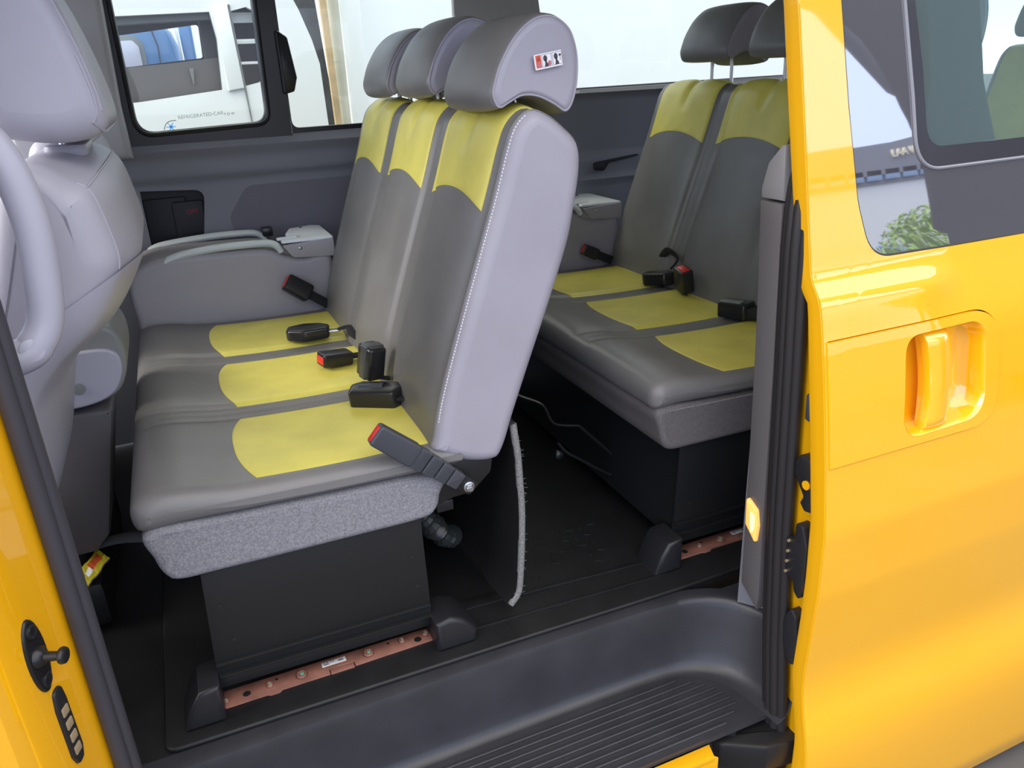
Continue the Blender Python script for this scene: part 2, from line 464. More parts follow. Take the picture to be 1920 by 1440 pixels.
def rail_parts(root):
    # rust coloured floor rail with rivets, holes and a sticker
    mb = MB()
    pl = [(-.135, -.012), (-.02, -.012), (-.015, -.016), (.005, -.016), (.012, -.010), (.118, -.010), (.118, .006), (.176, .006), (.176, -.008), (.300, -.006), (.385, -.004), (.385, .040), (-.110, .040)]
    mb.prism(pl, 'z', .001, .006, .001)
    mb.box((.120, -.009, -.002), (.174, .005, .0045), .001)
    rail = mb.build('floor_rail', M['rust'], root)
    for x, y, r in ((.058, .012, .0115), (.212, .014, .0115), (-.012, .012, .007), (.294, .020, .007), (-.105, .004, .005), (.352, .020, .007)):
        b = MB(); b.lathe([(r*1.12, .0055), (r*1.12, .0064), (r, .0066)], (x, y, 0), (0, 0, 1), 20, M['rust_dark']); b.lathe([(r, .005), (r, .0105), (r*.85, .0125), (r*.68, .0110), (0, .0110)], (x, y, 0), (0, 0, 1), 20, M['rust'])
        b.lathe([(r*.42, .0108), (r*.38, .0122), (0, .0124)], (x+.001, y, 0), (0, 0, 1), 14, M['green_dot'])
        b.build('rivet', None, rail)
    for x, y, r in ((-.062, .010, .0085), (.330, .010, .009), (.004, .026, .0035), (.262, .028, .0035)):
        b = MB(); b.lathe([(r, .0062), (r*.98, .0064), (0, .0064)], (x, y, 0), (0, 0, 1), 18)
        lab(b.build('bolt_hole', M['rubber'], rail), 'black bolt hole in rail')
    b = MB(); b.box((.105, .016, .0058), (.160, .031, .0068), .0003, M['white_label'])
    for x0, x1, yy in ((.109, .113, .027), (.115, .121, .027), (.124, .127, .027), (.129, .133, .027), (.109, .121, .0215)):
        b.box((x0, yy-.0012, .0066), (x1, yy+.0012, .0070), 0, M['ink'])
    for x0, x1, yy in ((.144, .148, .0255), (.1495, .1535, .0255), (.142, .155, .0225)):
        b.box((x0, yy-.0011, .0066), (x1, yy+.0011, .0070), 0, M['ink'])
    lab(b.build('sticker', None, rail), 'white printed sticker')
    # two plastic end caps
    c = MB()
    pts = [(.362, .0), (.362, .078), (.398, .086), (.428, .074), (.462, .038), (.458, .0)]
    c.prism(pts, 'y', -.052, .055, .012, seg=3)
    c.build('end_cap', M['black_plastic'], root)
    c = MB()
    c.prism([(-.192, .0), (-.172, .055), (-.150, .088), (-.108, .092), (-.108, .0)], 'y', -.045, .055, .010, seg=3)
    c.build('end_cap', M['black_plastic'], root)

def make_bench(label):
    root = thing('bench_seat', label, 'bench seat', (.2, .6, 0), 'three place bench seats')
    # cushion
    cu = Loft(CUSH, -.02, 1.245, .035, 130, lambda x, z, y: (pad_mod(y, .004)*min(1, max(0, (z-.475)/.025))*min(1, max(0, (x+.19)/.05))))
    mb = MB(); cu.mesh(mb, ny=110, bulge=.002); cush = mb.build('seat_cushion', M['dark_vinyl'], root, smooth=50)
    ux = lambda xx: cu.u_at(lambda x, z: abs(x-xx)+(10 if z < .5 else 0))
    u0, u1 = ux(.045), ux(.43)
    for k in range(3):
        p = MB(); du = (u1-u0)/.385
        cu.patch(p, lambda t: u0-du*.030*(1-abs(2*t-1)**2.6), lambda t: u1, .022+.4145*k, .340+.4165*k, nu=60, ny=60, off=.0022)
        lab(p.build('yellow_panel', M['yellow_vinyl'], cush, smooth=60), 'yellow vinyl panel')
    # seam piping along the cushion's near lower edge
    st = MB()
    for k in range(70):
        x = -.150+k*.0077; z = .4605-(x+.15)*.028
        st.box((x, -.0225, z-.0006), (x+.0045, -.0195, z+.0006))
    lab(st.build('stitching', M['side_vinyl'], cush), 'pale stitching along seam')
    sk = Loft([(-.172, .466), (-.169, .40), (-.158, .365), (-.135, .346), (-.05, .343), (.2, .341), (.36, .341), (.398, .355), (.411, .39), (.413, .44), (.2, .452), (-.02, .46)], -.018, 1.24, .016, 120)
    mb = MB(); sk.mesh(mb, ny=20, bulge=.002); mb.build('cushion_skirt', M['fabric'], root, smooth=50)
    # backrest
    def bm_(x, z, y):
        d = x-(.405+.347*(z-.497)); f = min(1, max(0, (z-.5)/.08))
        t = min(1, max(0, (d-.03)/.09)); f *= 1-.6*t*t*(3-2*t)
        o = pad_mod(y, .012, .011, .040)*f
        if z > 1.08:
            for c in SP: o -= .010*gauss(y-c, .022)*min(1, (z-1.08)/.06)
        return o
    bk = Loft(BACK, -.02, 1.245, .028, 150, bm_)
    mb = MB(); bk.mesh(mb, ya=.006, cap0=False, ny=120); back = mb.build('backrest', M['dark_vinyl'], root, smooth=50)
    mb = MB(); bk.mesh(mb, yb=.006, cap1=False, bulge=.003); lab(mb.build('side_panel', M['side_vinyl'], back, smooth=50), 'pale grey side panel')
    uf = bk.u_at(lambda x, z: abs(z-.985)+(10 if x > .62 else 0)); ur = bk.u_at(lambda x, z: abs(z-.905)+(10 if x < .66 else 0))
    du = 1/.0062
    n = bk.N; per = sum((bk.P[i]-bk.P[i-1]).length for i in range(n)); du = n/per
    for k in range(3):
        p = MB()
        bk.patch(p, lambda t: uf+du*.030*(1-(2*t-1)**2), lambda t: ur-du*.02*(1-(2*t-1)**2), .040+.4135*k, .385+.4135*k-(.01 if k == 2 else 0), nu=90, ny=60, off=.0026)
        lab(p.build('yellow_panel', M['yellow_vinyl'], back, smooth=60), 'yellow vinyl panel')
    st = MB(); ua = bk.u_at(lambda x, z: abs(z-.56)+(10 if x > .55 else 0)); ub = bk.u_at(lambda x, z: abs(z-1.172)+(10 if x > .68 else 0))
    K = 95
    for k in range(K):
        a = bk.pt(ua+(ub-ua)*k/K, -.004, .0008); b = bk.pt(ua+(ub-ua)*(k+.6)/K, -.004, .0008)
        st.cyl(a, b, .0011, 6)
    lab(st.build('stitching', M['white_label'], back), 'pale stitch line')
    pp = MB(); pp.tube([bk.pt(i, .006, .0006) for i in range(0, n)], .0022, 6, closed=True)
    lab(pp.build('piping', M['dark_vinyl'], back), 'dark seam piping')
    # headrests
    for k in range(3):
        y0 = (.022, .420, .800)[k]; y1 = (.338, .730, 1.105)[k]; dz = (0, .022, .018)[k]
        H = [(x, z+dz) for x, z in HEAD]
        def hm(x, z, y, y0=y0, y1=y1):
            t = (y-(y0+y1)/2)/((y1-y0)/2); return -.010*abs(t)**3
        hd = Loft(H, y0, y1, .016, 100, hm, r1=.045, scale=True)
        mb = MB(); hd.mesh(mb, ya=y0+.006, cap0=False, ny=24, bulge=.006); h = mb.build('headrest', M['dark_vinyl'], root, smooth=50)
        mb = MB(); hd.mesh(mb, yb=y0+.006, cap1=False, bulge=.008); lab(mb.build('headrest_side', M['side_vinyl'], h, smooth=60), 'pale grey headrest side')
        p = MB(); p.tube([hd.pt(i, y0+.005, .001) for i in range(100)], .0024, 7, closed=True)
        lab(p.build('piping', M['side_vinyl'], h), 'light piping')
        for s in (-1, 1):
            p = MB(); yc = (y0+y1)/2+s*.055
            p.cyl((.690, yc, 1.10), (.688, yc, 1.205+dz), .0065, 12)
            lab(p.build('headrest_post', M['steel'], h), 'steel post')
        if k == 0: WL.append((h, y0-.0085))
    # base
    b = MB()
    b.prism([(-.098, .338), (-.112, .052), (.368, .052), (.365, .338)], 'y', .0, .010, .002)
    b.prism([(-.085, .338), (-.10, .052), (.350, .052), (.350, .338)], 'y', .012, 1.18, .004)
    b.prism([(-.107, .118), (-.1075, .112), (.366, .104), (.365, .110)], 'y', -.010, .004, .001)
    b.prism([(-.107, .088), (-.1075, .082), (.368, .074), (.367, .080)], 'y', -.012, .004, .001)
    b.prism([(-.112, .082), (-.112, .052), (.370, .046), (.369, .076)], 'y', -.004, .006, .002)
    base = b.build('seat_base', M['black_metal'], root)
    for x, z in ((-.075, .255), (-.062, .165), (.335, .245), (.340, .165)):
        b = MB(); b.lathe([(.0045, 0), (.0045, .001), (0, .001)], (x, -.0005, z), (0, -1, 0), 14)
        b.build('mounting_hole', M['rubber'], base)
    rail_parts(root)
    # recliner bracket + foot
    b = MB(); b.prism(rpoly([(.40, .36, .01), (.40, .46, .01), (.545, .47, .01), (.535, .415, .01), (.512, .395, .008), (.49, .375, .008), (.44, .372, .008)]), 'y', -.006, .004, .001)
    b.box((.405, .004, .335), (.445, .012, .362), .003)
    b.build('recliner_bracket', M['black_metal'], root)
    # felt flap behind the seat
    b = MB(); xs = lambda z: lerp_tab([(.02, .555), (.06, .585), (.15, .597), (.29, .603), (.42, .600), (.52, .590)])(z)
    sheet(b, [(.0, .03), (.25, .02), (1.2, .02), (1.2, .55), (.0, .52)], [], lambda u, v, d: (xs(v)+d-.015*gauss(u-.12, .08)*(1-v)+(.01*math.sin(u*9)), u, v), .012, .05, .04)
    fl = b.build('carpet_flap', M['felt_back'], root)
    b = MB(); b.tube(smooth_path([(xs(z)+.008-.015*gauss(.12, .08)*(1-z), .002, z) for z in (.03, .06, .12, .2, .29, .36, .43, .48, .515)], 4), .0085, 10)
    rr = random.Random(3)
    for k in range(40):
        z = .04+.46*rr.random(); a = Vector((xs(z)+.008, -.004, z)); b.cyl(a, a+Vector((rr.uniform(.004, .013), rr.uniform(-.006, .002), rr.uniform(-.004, .004))), .0004, 4)
    lab(b.build('felt_edge', M['felt'], fl), 'fuzzy pale felt edge')
    return root
WL = []
bench = make_bench('three-seat grey and yellow bench nearest the open doorway')
bench2 = copy_tree(bench)
bench2.location.x += 1.16; bench2.location.y += .012
bench2['label'] = 'grey and yellow bench in the rear row, partly behind the door pillar'
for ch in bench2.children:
    if ch.name.startswith('cushion_skirt'): ch.data = ch.data.copy(); ch.data.materials[0] = M['fabric_brown_shaded']
    if ch.name.startswith('headrest'): ch.location.z += .055; ch.location.x += .012
# adjusting bar under the seat front
b = MB(); bench2['_w'] = (.2, .6, 0)
P = [(-.205, .35, .280), (-.09, .35, .155), (-.06, .35, .115), (-.068, .35, .098), (-.095, .35, .088), (-.20, .35, .166), (-.249, .35, .205), (-.27, .36, .235)]
b.tube(smooth_path(P, 5), .005, 8)
b.tube(smooth_path([(-.205, .35, .280), (-.28, .36, .30), (-.31, .37, .36), (-.36, .40, .385), (-.42, .42, .42)], 5), .004, 8)
b.lathe([(.013, 0), (.013, .010), (.008, .014), (0, .014)], (-.285, .33, .215), (0, -1, 0), 14, None)
b.build('slide_lever', M['black_metal'], bench2)
warning_label(*WL[0])

# ------------------------------------------------------------------ seat belt buckles
def frame(o, L, W):
    L = Vector(L).normalized(); W = Vector(W); W = (W-L*W.dot(L)).normalized(); T = L.cross(W)
    return Matrix(((L.x, W.x, T.x, o[0]), (L.y, W.y, T.y, o[1]), (L.z, W.z, T.z, o[2]), (0, 0, 0, 1)))
def buckle(label, end, anchor, W, ln=.075, w=.05, t=.026, m=None, boot=.0, bolt=False, flat=.032):
    end = Vector(end); anchor = Vector(anchor); L = end-anchor
    root = thing('seat_belt_buckle', label, 'seat belt buckle', tuple(anchor), 'seat belt buckles')
    mx = frame(end, L, W); LL = L.length
    b = MB(); b.prism(rpoly([(0, -w/2*.92, .008), (0, w/2*.92, .008), (-ln, w/2, .012), (-ln, -w/2, .012)]), 'z', -t/2, t/2, .005, mx=mx, seg=3)
    b.build('buckle_body', m or M['buckle_plastic'], root)
    b = MB(); b.box((-.012, -w*.36, -t*.30), (.0022, w*.36, t*.30), .003, mx=mx)
    lab(b.build('release_button', M['red'], root), 'red release button')
    if boot:
        b = MB(); n = 4; seg = (LL-ln-.02)/n
        for k in range(n):
            x1 = -ln-seg*k+.003; x0 = x1-seg*.92
            ww = w*(.94-.07*k)
            b.prism(rpoly([(x0, -ww/2, .004), (x0, ww/2, .004), (x1, ww/2*1.02, .004), (x1, -ww/2*1.02, .004)]), 'z', -t*.42, t*.42, .003, mx=mx)
        b.build('rubber_boot', M['buckle_grey'], root)
        b = MB(); b.prism(rpoly([(-LL-.018, -.018, .014), (-LL-.018, .018, .014), (-ln-.02, .016, .004), (-ln-.02, -.016, .004)]), 'z', -.003, .003, .001, mx=mx)
        b.build('anchor_plate', M['black_metal'], root)
    else:
        b = MB(); b.box((-LL-.005, -flat/2, -.0035), (-ln+.006, flat/2, .0035), .002, mx=mx)
        b.build('webbing_strap', M['webbing'], root)
    if bolt:
        b = MB(); mz = Vector((0, -1, 0)); o = anchor+Vector((0, -.004, 0))
        b.lathe([(.0125, 0), (.0125, .003), (.009, .0045), (.0085, .0045)], o, mz, 24)
        b.lathe([(.0085, .004), (.0085, .011), (.0075, .0125), (0, .0125)], o, mz, 6)
        b.lathe([(.0045, .0124), (.004, .0142), (0, .0142)], o, mz, 14)
        lab(b.build('bolt', M['steel'], root, smooth=25), 'bright zinc bolt')
    return root
buckle('large charcoal buckle on a ribbed stalk bolted to the near bench side', (.279, -.030, .580), (.470, -.034, .409), (.64, 0, .77), ln=.108, w=.052, t=.030, m=M['buckle_grey'], boot=1, bolt=True)
buckle('black buckle on the middle yellow cushion of the near bench, red button facing left', (.278, .585, .540), (.425, .625, .520), (.1, 1, 0), ln=.09, w=.054, t=.036)
buckle('black buckle leaning on the grey folded side seat, red end up', (.287, 1.205, .622), (.415, 1.20, .525), (.64, .5, .77), ln=.092, w=.060, t=.04)
buckle('black rear row buckle with red top, at the crease behind the middle cushion', (1.520, .672, .606), (1.545, .690, .505), (.1, 1, 0), ln=.085, w=.066, t=.044)
buckle('black rear row buckle with a red end, far side beside the wall', (1.435, 1.22, .585), (1.56, 1.215, .525), (.2, 0, 1), ln=.07, w=.046, t=.026)
# upright black buckle (seen from its back) and the belt tongues lying on the seats
def tongue(name, label, cat, parts, grp=None):
    r = thing(name, label, cat, parts[0][3], grp)
    for nm, mb, m, _ in parts: mb.build(nm, m, r)
    return r
o = (.376, .385, .584); mx = frame(o, (.16, -.10, 1), (.35, -1, .05))
b = MB(); b.prism(rpoly([(-.044, -.031, .010), (-.044, .031, .010), (.044, .031, .010), (.044, -.031, .010)]), 'z', -.025, .025, .009, mx=mx, seg=3)
g = MB(); g.prism(rpoly([(-.045, -.014, .004), (-.045, .014, .004), (.0455, .014, .004), (.0455, -.014, .004)]), 'z', -.0265, .0265, .004, mx=mx)
clips = []
for s in (-1, 1):
    c = MB(); c.box((s*.036-.005, -.0325, -.010), (s*.036+.005, -.030, .010), .001, mx=mx); clips.append(('edge_clip', c, M['steel'], 0))
w = MB(); w.tube([(.372, .385, .55), (.395, .385, .535), (.43, .385, .525)], .012, 10, flat=.4)
tongue('seat_belt_buckle', 'black upright buckle in the crease between the near and middle cushions', 'seat belt buckle', [('buckle_body', b, M['buckle_plastic'], (.38, .39, .53)), ('centre_band', g, M['buckle_grey'], 0), *clips, ('webbing_strap', w, M['webbing'], 0)], 'seat belt buckles')
o = (.352, .285, .531); mx = frame(o, (.9, -.55, .02), (.5, .85, .1))
b = MB(); b.prism(rpoly([(-.055, -.030, .012), (-.060, .016, .012), (-.035, .034, .014), (.055, .032, .010), (.075, .0, .02), (.058, -.032, .012)]), 'z', -.026, .024, .007, mx=mx, seg=3)
g = MB(); g.cyl(mx @ Vector((-.035, .004, .010)), mx @ Vector((.025, .008, .012)), .018, 16)
w = MB(); w.box((.05, -.022, -.006), (.095, .022, .004), .002, mx=mx)
tongue('belt_retractor', 'chunky black belt guide lying beneath the upright buckle', 'seat belt part', [('housing', b, M['buckle_plastic'], (.352, .285, .53)), ('roller', g, M['buckle_grey'], 0), ('webbing_strap', w, M['webbing'], 0)])
o = (.297, .868, .535); mx = frame(o, (.92, -.25, .0), (.25, .9, 0))
b = MB(); b.prism(rpoly([(-.068, -.022, .02), (-.068, .024, .02), (-.02, .048, .03), (.03, .042, .02), (.060, .018, .01), (.060, -.020, .01), (-.01, -.042, .03)]), 'z', -.018, .018, .008, mx=mx, seg=3)
g = MB(); g.box((.045, -.012, -.003), (.092, .012, .003), .002, mx=mx)
w = MB(); w.tube(smooth_path([mx @ Vector((.085, 0, .002)), mx @ Vector((.12, .0, .008)), (.412, .77, .538), (.440, .75, .52)], 5), .014, 8, flat=.25)
tongue('belt_tongue', 'black oval belt tongue lying on the far yellow cushion', 'seat belt part', [('grip', b, M['buckle_plastic'], (.285, .87, .53)), ('metal_tongue', g, M['steel'], 0), ('webbing_strap', w, M['webbing'], 0)], 'seat belt tongues')
o = (1.545, .845, .533); mx = frame(o, (.55, -.8, .1), (.8, .55, 0))
b = MB(); b.prism(rpoly([(-.06, -.03, .02), (-.06, .03, .02), (.03, .036, .02), (.065, .0, .02), (.03, -.034, .02)]), 'z', -.022, .022, .008, mx=mx, seg=3)
w = MB(); w.tube(smooth_path([(1.56, .80, .575), (1.58, .79, .61), (1.585, .86, .625), (1.59, .92, .57)], 5), .014, 8, flat=.3)
tongue('belt_tongue', 'black belt tongue on the rear row cushion, left of the red buckle', 'seat belt part', [('grip', b, M['buckle_plastic'], (1.495, .845, .53)), ('webbing_strap', w, M['webbing'], 0)], 'seat belt tongues')
o = (1.525, .395, .536); mx = frame(o, (.35, -.9, .05), (.9, .35, 0))
b = MB(); b.prism(rpoly([(-.050, -.030, .01), (-.050, .030, .01), (.05, .034, .012), (.05, -.034, .012)]), 'z', -.026, .024, .007, mx=mx, seg=3)
g = MB(); g.box((-.046, -.022, .018), (.025, .010, .0275), .004, mx=mx)
w = MB(); w.box((.04, -.026, -.02), (.09, .03, .012), .006, mx=mx)
tongue('seat_belt_buckle', 'black rear row buckle lying nearest the door pillar', 'seat belt buckle', [('buckle_body', b, M['buckle_plastic'], (1.5, .415, .53)), ('back_plate', g, M['console_vinyl'], 0), ('webbing_strap', w, M['webbing'], 0)], 'seat belt buckles')

# ------------------------------------------------------------------ folded side seats along the far wall
def make_jump(label):
    r = thing('folded_side_seat', label, 'folded seat', (.1, 1.38, 0), 'folded side seats')
    prof = [(-.175, .465), (-.192, .56), (-.196, .64), (-.178, .695), (-.135, .725), (-.07, .738), (.1, .735), (.24, .728), (.30, .700), (.36, .682), (.455, .680), (.460, .50), (.45, .45), (.2, .44), (-.05, .445)]
    L = Loft(prof, 1.25, 1.53, .02, 110)
    mb = MB(); L.mesh(mb, ny=8); cu = mb.build('folded_backrest', M['jump_vinyl'], r, smooth=50)
    def railp(y, x0, x1, w):
        m = MB(); P = smooth_path([(x0, y, .722), (x0+.05, y, .738), (.08, y, .748), (x1-.07, y, .747), (x1-.02, y, .738), (x1, y, .712)], 6)
        m.tube(P, w, 10, flat=.55); return m
    railp(1.272, -.075, .295, .022).build('trim_rail', M['grey_rail'], r)
    railp(1.505, -.12, .27, .022).build('trim_rail', M['grey_rail'], r)
    m = MB(); m.box((.262, 1.485, .728), (.300, 1.528, .760), .005); m.build('latch', M['buckle_plastic'], r)
    m = MB(); m.prism(rpoly([(.30, 1.262, .006), (.30, 1.29, .01), (.37, 1.31, .012), (.375, 1.345, .01), (.33, 1.39, .01), (.36, 1.50, .02), (.44, 1.525, .02), (.472, 1.50, .02), (.472, 1.25, .006)]), 'z', .738, .747, .002)
    m.prism(rpoly([(.29, 1.30, .006), (.29, 1.325, .006), (.36, 1.33, .006), (.36, 1.31, .006)]), 'z', .742, .750, .002)
    br = m.build('hinge_bracket', M['silver'], r)
    m = MB(); m.lathe([(.006, 0), (.006, .002), (0, .003)], (.40, 1.49, .7465), (0, 0, 1), 12); lab(m.build('bracket_hole', M['rubber'], br), 'dark hole')
    m = MB(); m.prism(rpoly([(.298, .735, .004), (.472, .742, .004), (.472, .680, .004), (.33, .690, .02)]), 'y', 1.243, 1.252, .002); m.build('hinge_cover', M['jump_vinyl'], r)
    m = MB(); m.lathe([(.006, 0), (.0055, .003), (.003, .005), (0, .0055)], (.356, 1.243, .721), (0, -1, 0), 14); lab(m.build('rivet', M['steel'], r), 'shiny rivet')
    m = MB(); m.box((-.10, 1.27, .02), (.40, 1.50, .46), .01); m.build('seat_base', M['black_metal'], r)
    return r
jump = make_jump('grey side seat folded flat between the near bench and far wall')
j2 = copy_tree(jump); j2.location.x += 1.16; j2.location.y += .014; j2['label'] = 'folded side seat behind the near backrest, only its hinge plate showing'

# ------------------------------------------------------------------ front seats
def make_front(label):
    r = thing('front_seat', label, 'car seat', (-.3, .2, 0), 'front seats')
    prof = [(-.095, 1.12), (-.078, 1.05), (-.074, .98), (-.106, .915), (-.148, .860), (-.212, .808), (-.252, .757), (-.273, .70), (-.288, .65), (-.308, .575), (-.323, .53), (-.345, .485), (-.385, .458), (-.44, .462), (-.468, .51), (-.445, .62), (-.39, .77), (-.33, .90), (-.29, 1.0), (-.262, 1.08), (-.240, 1.135), (-.19, 1.156), (-.135, 1.150)]
    tr_ = lerp_tab([(.45, -.375), (.6, -.302), (.73, -.263), (.85, -.155), (.95, -.09), (1.05, -.078), (1.16, -.13)])
    tf_ = lerp_tab([(.45, -.45), (.6, -.45), (.73, -.405), (.85, -.352), (.95, -.31), (1.05, -.27), (1.16, -.20)])
    def inw(x, z, y):
        w = min(1, max(0, (x-tf_(z))/max(.02, tr_(z)-tf_(z)))); w = w*w*(3-2*w)
        return -.042*(1-min(1, max(0, (y+.085)/.28)))**2*w
    L = Loft(prof, -.085, .46, .040, 130, inw)
    mb = MB(); L.mesh(mb, ny=26, bulge=.008); bk = mb.build('backrest', M['front_vinyl'], r, smooth=60)
    s = MB(); ua = L.u_at(lambda x, z: abs(z-1.145)+(9 if x < -.15 else 0)); ub = L.u_at(lambda x, z: abs(z-.97)+(9 if x < -.2 else 0)); 
    if ub < ua-60: ub += L.N
    P = [L.pt(ua+(ub-ua)*k/24., -.048, .0002) for k in range(25)]
    s.tube(P, .0016, 6); s.build('seam', M['front_vinyl'], bk)
    s = MB(); P = [L.pt(L.u_at(lambda x, z: abs(z-1.128)+(9 if x < -.15 else 0)), -.05+.49*k/20, .0003) for k in range(21)]; s.tube(P, .0022, 6); s.build('seam', M['front_vinyl'], bk)
    # hard shell on the lower back
    L2 = Loft([tuple(p+n_*.0035) for p, n_ in zip(L.P, L.n)][::3], -.0885, .4635, .040, 130, inw)
    mb = MB(); L2.mesh(mb, ny=16, bulge=.006)
    bm = bmesh.new(); vv = [bm.verts.new(v) for v in mb.v]
    for f_ in mb.f: bm.faces.new([vv[q] for q in f_])
    a_, b_, c_ = Vector((-.154, -.08, .952)), Vector((-.30, -.08, .870)), Vector((-.112, .45, .905)); no = (b_-a_).cross(c_-a_).normalized()
    if no.z < 0: no = -no
    bmesh.ops.bisect_plane(bm, geom=bm.verts[:]+bm.edges[:]+bm.faces[:], plane_co=a_, plane_no=no, clear_outer=True)
    mb = MB(); mb.addbm(bm); mb.build('back_shell', M['front_plastic'], r, smooth=60)
    hp = [(-.092, 1.184), (-.076, 1.21), (-.085, 1.28), (-.105, 1.36), (-.128, 1.42), (-.16, 1.45), (-.22, 1.455), (-.262, 1.42), (-.265, 1.34), (-.25, 1.25), (-.235, 1.195), (-.20, 1.180), (-.14, 1.174)]
    H = Loft(hp, -.02, .37, .04, 110, scale=True)
    mb = MB(); H.mesh(mb, ny=14, bulge=.008); h = mb.build('headrest', M['front_vinyl'], r, smooth=60)
    s = MB(); ua = H.u_at(lambda x, z: abs(z-1.215)+(9 if x < -.15 else 0)); ub = H.u_at(lambda x, z: abs(z-1.43)+(9 if x < -.15 else 0))
    s.tube([H.pt(ua+(ub-ua)*k/24., -.004, .0003) for k in range(25)], .0018, 6); s.build('seam', M['front_vinyl'], h)
    s = MB(); u = H.u_at(lambda x, z: abs(z-1.186)+(9 if x < -.15 else 0)); 
    s.tube([H.pt(u+16-16*k/8, -.012, .0008) for k in range(8)]+[H.pt(u, -.012+.37*k/20, .0008) for k in range(21)], .0022, 6) 
    s.build('piping', M['front_vinyl'], h)
    for y in (.14, .23):
        p = MB(); p.cyl((-.165, y, 1.11), (-.160, y, 1.20), .007, 12); lab(p.build('headrest_post', M['steel'], r), 'steel post')
    p = MB(); p.prism(rpoly([(-.192, .11, .02), (-.125, .11, .02), (-.125, .27, .02), (-.192, .27, .02)]), 'z', 1.145, 1.166, .006); p.build('post_collar', M['front_plastic'], r)
    p = MB(); c = Loft([(-.45, .30), (-.45, .44), (-.52, .47), (-.8, .50), (-.95, .50), (-.98, .44), (-.95, .36), (-.7, .30)], -.07, .45, .04, 60); c.mesh(p, ny=8); p.build('seat_cushion', M['front_vinyl'], r, smooth=60)
    p = MB(); p.box((-.92, .0, 0), (-.42, .40, .31), .02); p.build('seat_base', M['black_metal'], r)
    return r
fs = make_front('lavender grey front passenger seat beside the grab handle')
f2 = copy_tree(fs); f2.location += Vector((-.075, .98, -.01)); f2['label'] = 'grey driver seat on the far side, mostly hidden behind the front passenger seat'

# console between the front seats
r = thing('centre_console', 'grey rounded armrest console behind the front passenger seat', 'console', (-.33, .62, 0))
cp = [(-.48, .56), (-.36, .552), (-.27, .555), (-.215, .575), (-.188, .62), (-.180, .67), (-.186, .715), (-.21, .742), (-.27, .752), (-.36, .752), (-.48, .75)]
L = Loft(cp, .505, .75, .012, 90); mb = MB(); L.mesh(mb, ny=10, bulge=.001); mb.build('lid', M['console_vinyl'], r, smooth=50)
cp2 = [(-.48, .562), (-.36, .556), (-.275, .559), (-.222, .58), (-.198, .62), (-.192, .655), (-.200, .678), (-.23, .69), (-.30, .692), (-.48, .692)]
L = Loft(cp2, .494, .53, .006, 80); mb = MB(); L.mesh(mb, ny=3, bulge=.001); e = mb.build('end_cap', M['front_plastic'], r, smooth=40)
mb = MB(); mb.lathe([(.014, 0), (.0135, .002), (.011, .0025), (0, .0025)], (-.292, .493, .604), (0, -1, 0), 24); lab(mb.build('button', M['console_vinyl'], e), 'round grey button')
mb = MB(); mb.prism(rpoly([(-.46, .16, .0), (-.352, .16, .02), (-.315, .20, .02), (-.236, .535, .012), (-.46, .545, 0)]), 'y', .51, .76, .012); lab(mb.build('lower_box', mat('console_box_grey', (.12, .113, .12), .6, bump=.2, bscale=500), r), 'dark grey lower box')

# ------------------------------------------------------------------ grab handle on the front pillar
r = thing('grab_handle', 'large lavender grey grab handle beside the front passenger seat', 'handle', (-.24, -.2, 1.0))
P = smooth_path([(-.36, -.235, 1.245), (-.27, -.215, 1.235), (-.222, -.2, 1.205), (-.199, -.2, 1.155), (-.190, -.2, 1.08), (-.196, -.2, 1.0), (-.205, -.2, .95), (-.222, -.205, .918), (-.25, -.212, .900), (-.36, -.235, .885)], 8)
mb = MB(); mb.tube(P, [.024+.004*max(0, abs(i-36)/36-.4) for i in range(len(P))], 18); g = mb.build('handle_bar', M['front_plastic'], r, smooth=60)
mb = MB(); mb.lathe([(.0165, -.002), (.0165, .0012), (.014, .0022), (0, .0024)], (-.228, -.2285, .912), (.25, -1, .1), 24)
mb.build('screw_cover', M['front_plastic'], g)

# ------------------------------------------------------------------ van shell
# floor
mb = MB()
mb.prism(rpoly([(-1.6, -.30, 0), (-1.6, 1.62, 0), (3.1, 1.62, 0), (3.1, -.2, 0), (1.25, -.2, 0), (1.25, -.095, 0), (-.26, -.095, 0), (-.26, -.125, 0), (-.30, -.30, 0)]), 'z', -.05, -.012, 0)
struct(mb.build('floor', M['floor_rubber'], None))
mb = MB()
mb.prism(rpoly([(-.232, -.078, .03), (-.232, 1.0, .03), (3.0, 1.0, 0), (3.0, -.09, 0), (.99, -.098, .02), (.60, -.090, 0)]), 'z', -.012, 0., .005, seg=3)
tr = random.Random(11)
for i in range(9):
    for j in range(5):
        x = .66+i*.035; y = .10+j*.042
        if tr.random() < .35: continue
        mx = Matrix.Translation((x, y, 0)) @ Matrix.Rotation(math.radians(65 if (i+j) % 2 else -25), 4, 'Z')
        mb.box((-.010, -.0022, -.001), (.010, .0022, .0016), .0008, mx=mx)
# floor channel running past the seat rails
mb.prism([(.46, -.012), (.46, -.006), (1.0, -.030), (1.0, -.036)], 'z', -.001, .004, .001)
mb.prism([(.60, .058), (.60, .066), (1.02, .036), (1.02, .028)], 'z', -.001, .005, .001)
mb.prism([(.40, .070), (.40, .110), (.62, .098), (.62, .060)], 'z', -.001, .003, .001)
struct(mb.build('floor', M['floor_rubber'], None))

mb = MB(); mb.box((-1.2, .43, -.012), (-.345, 1.0, .118), .02); struct(mb.build('floor_tunnel', M['floor_rubber'], None))
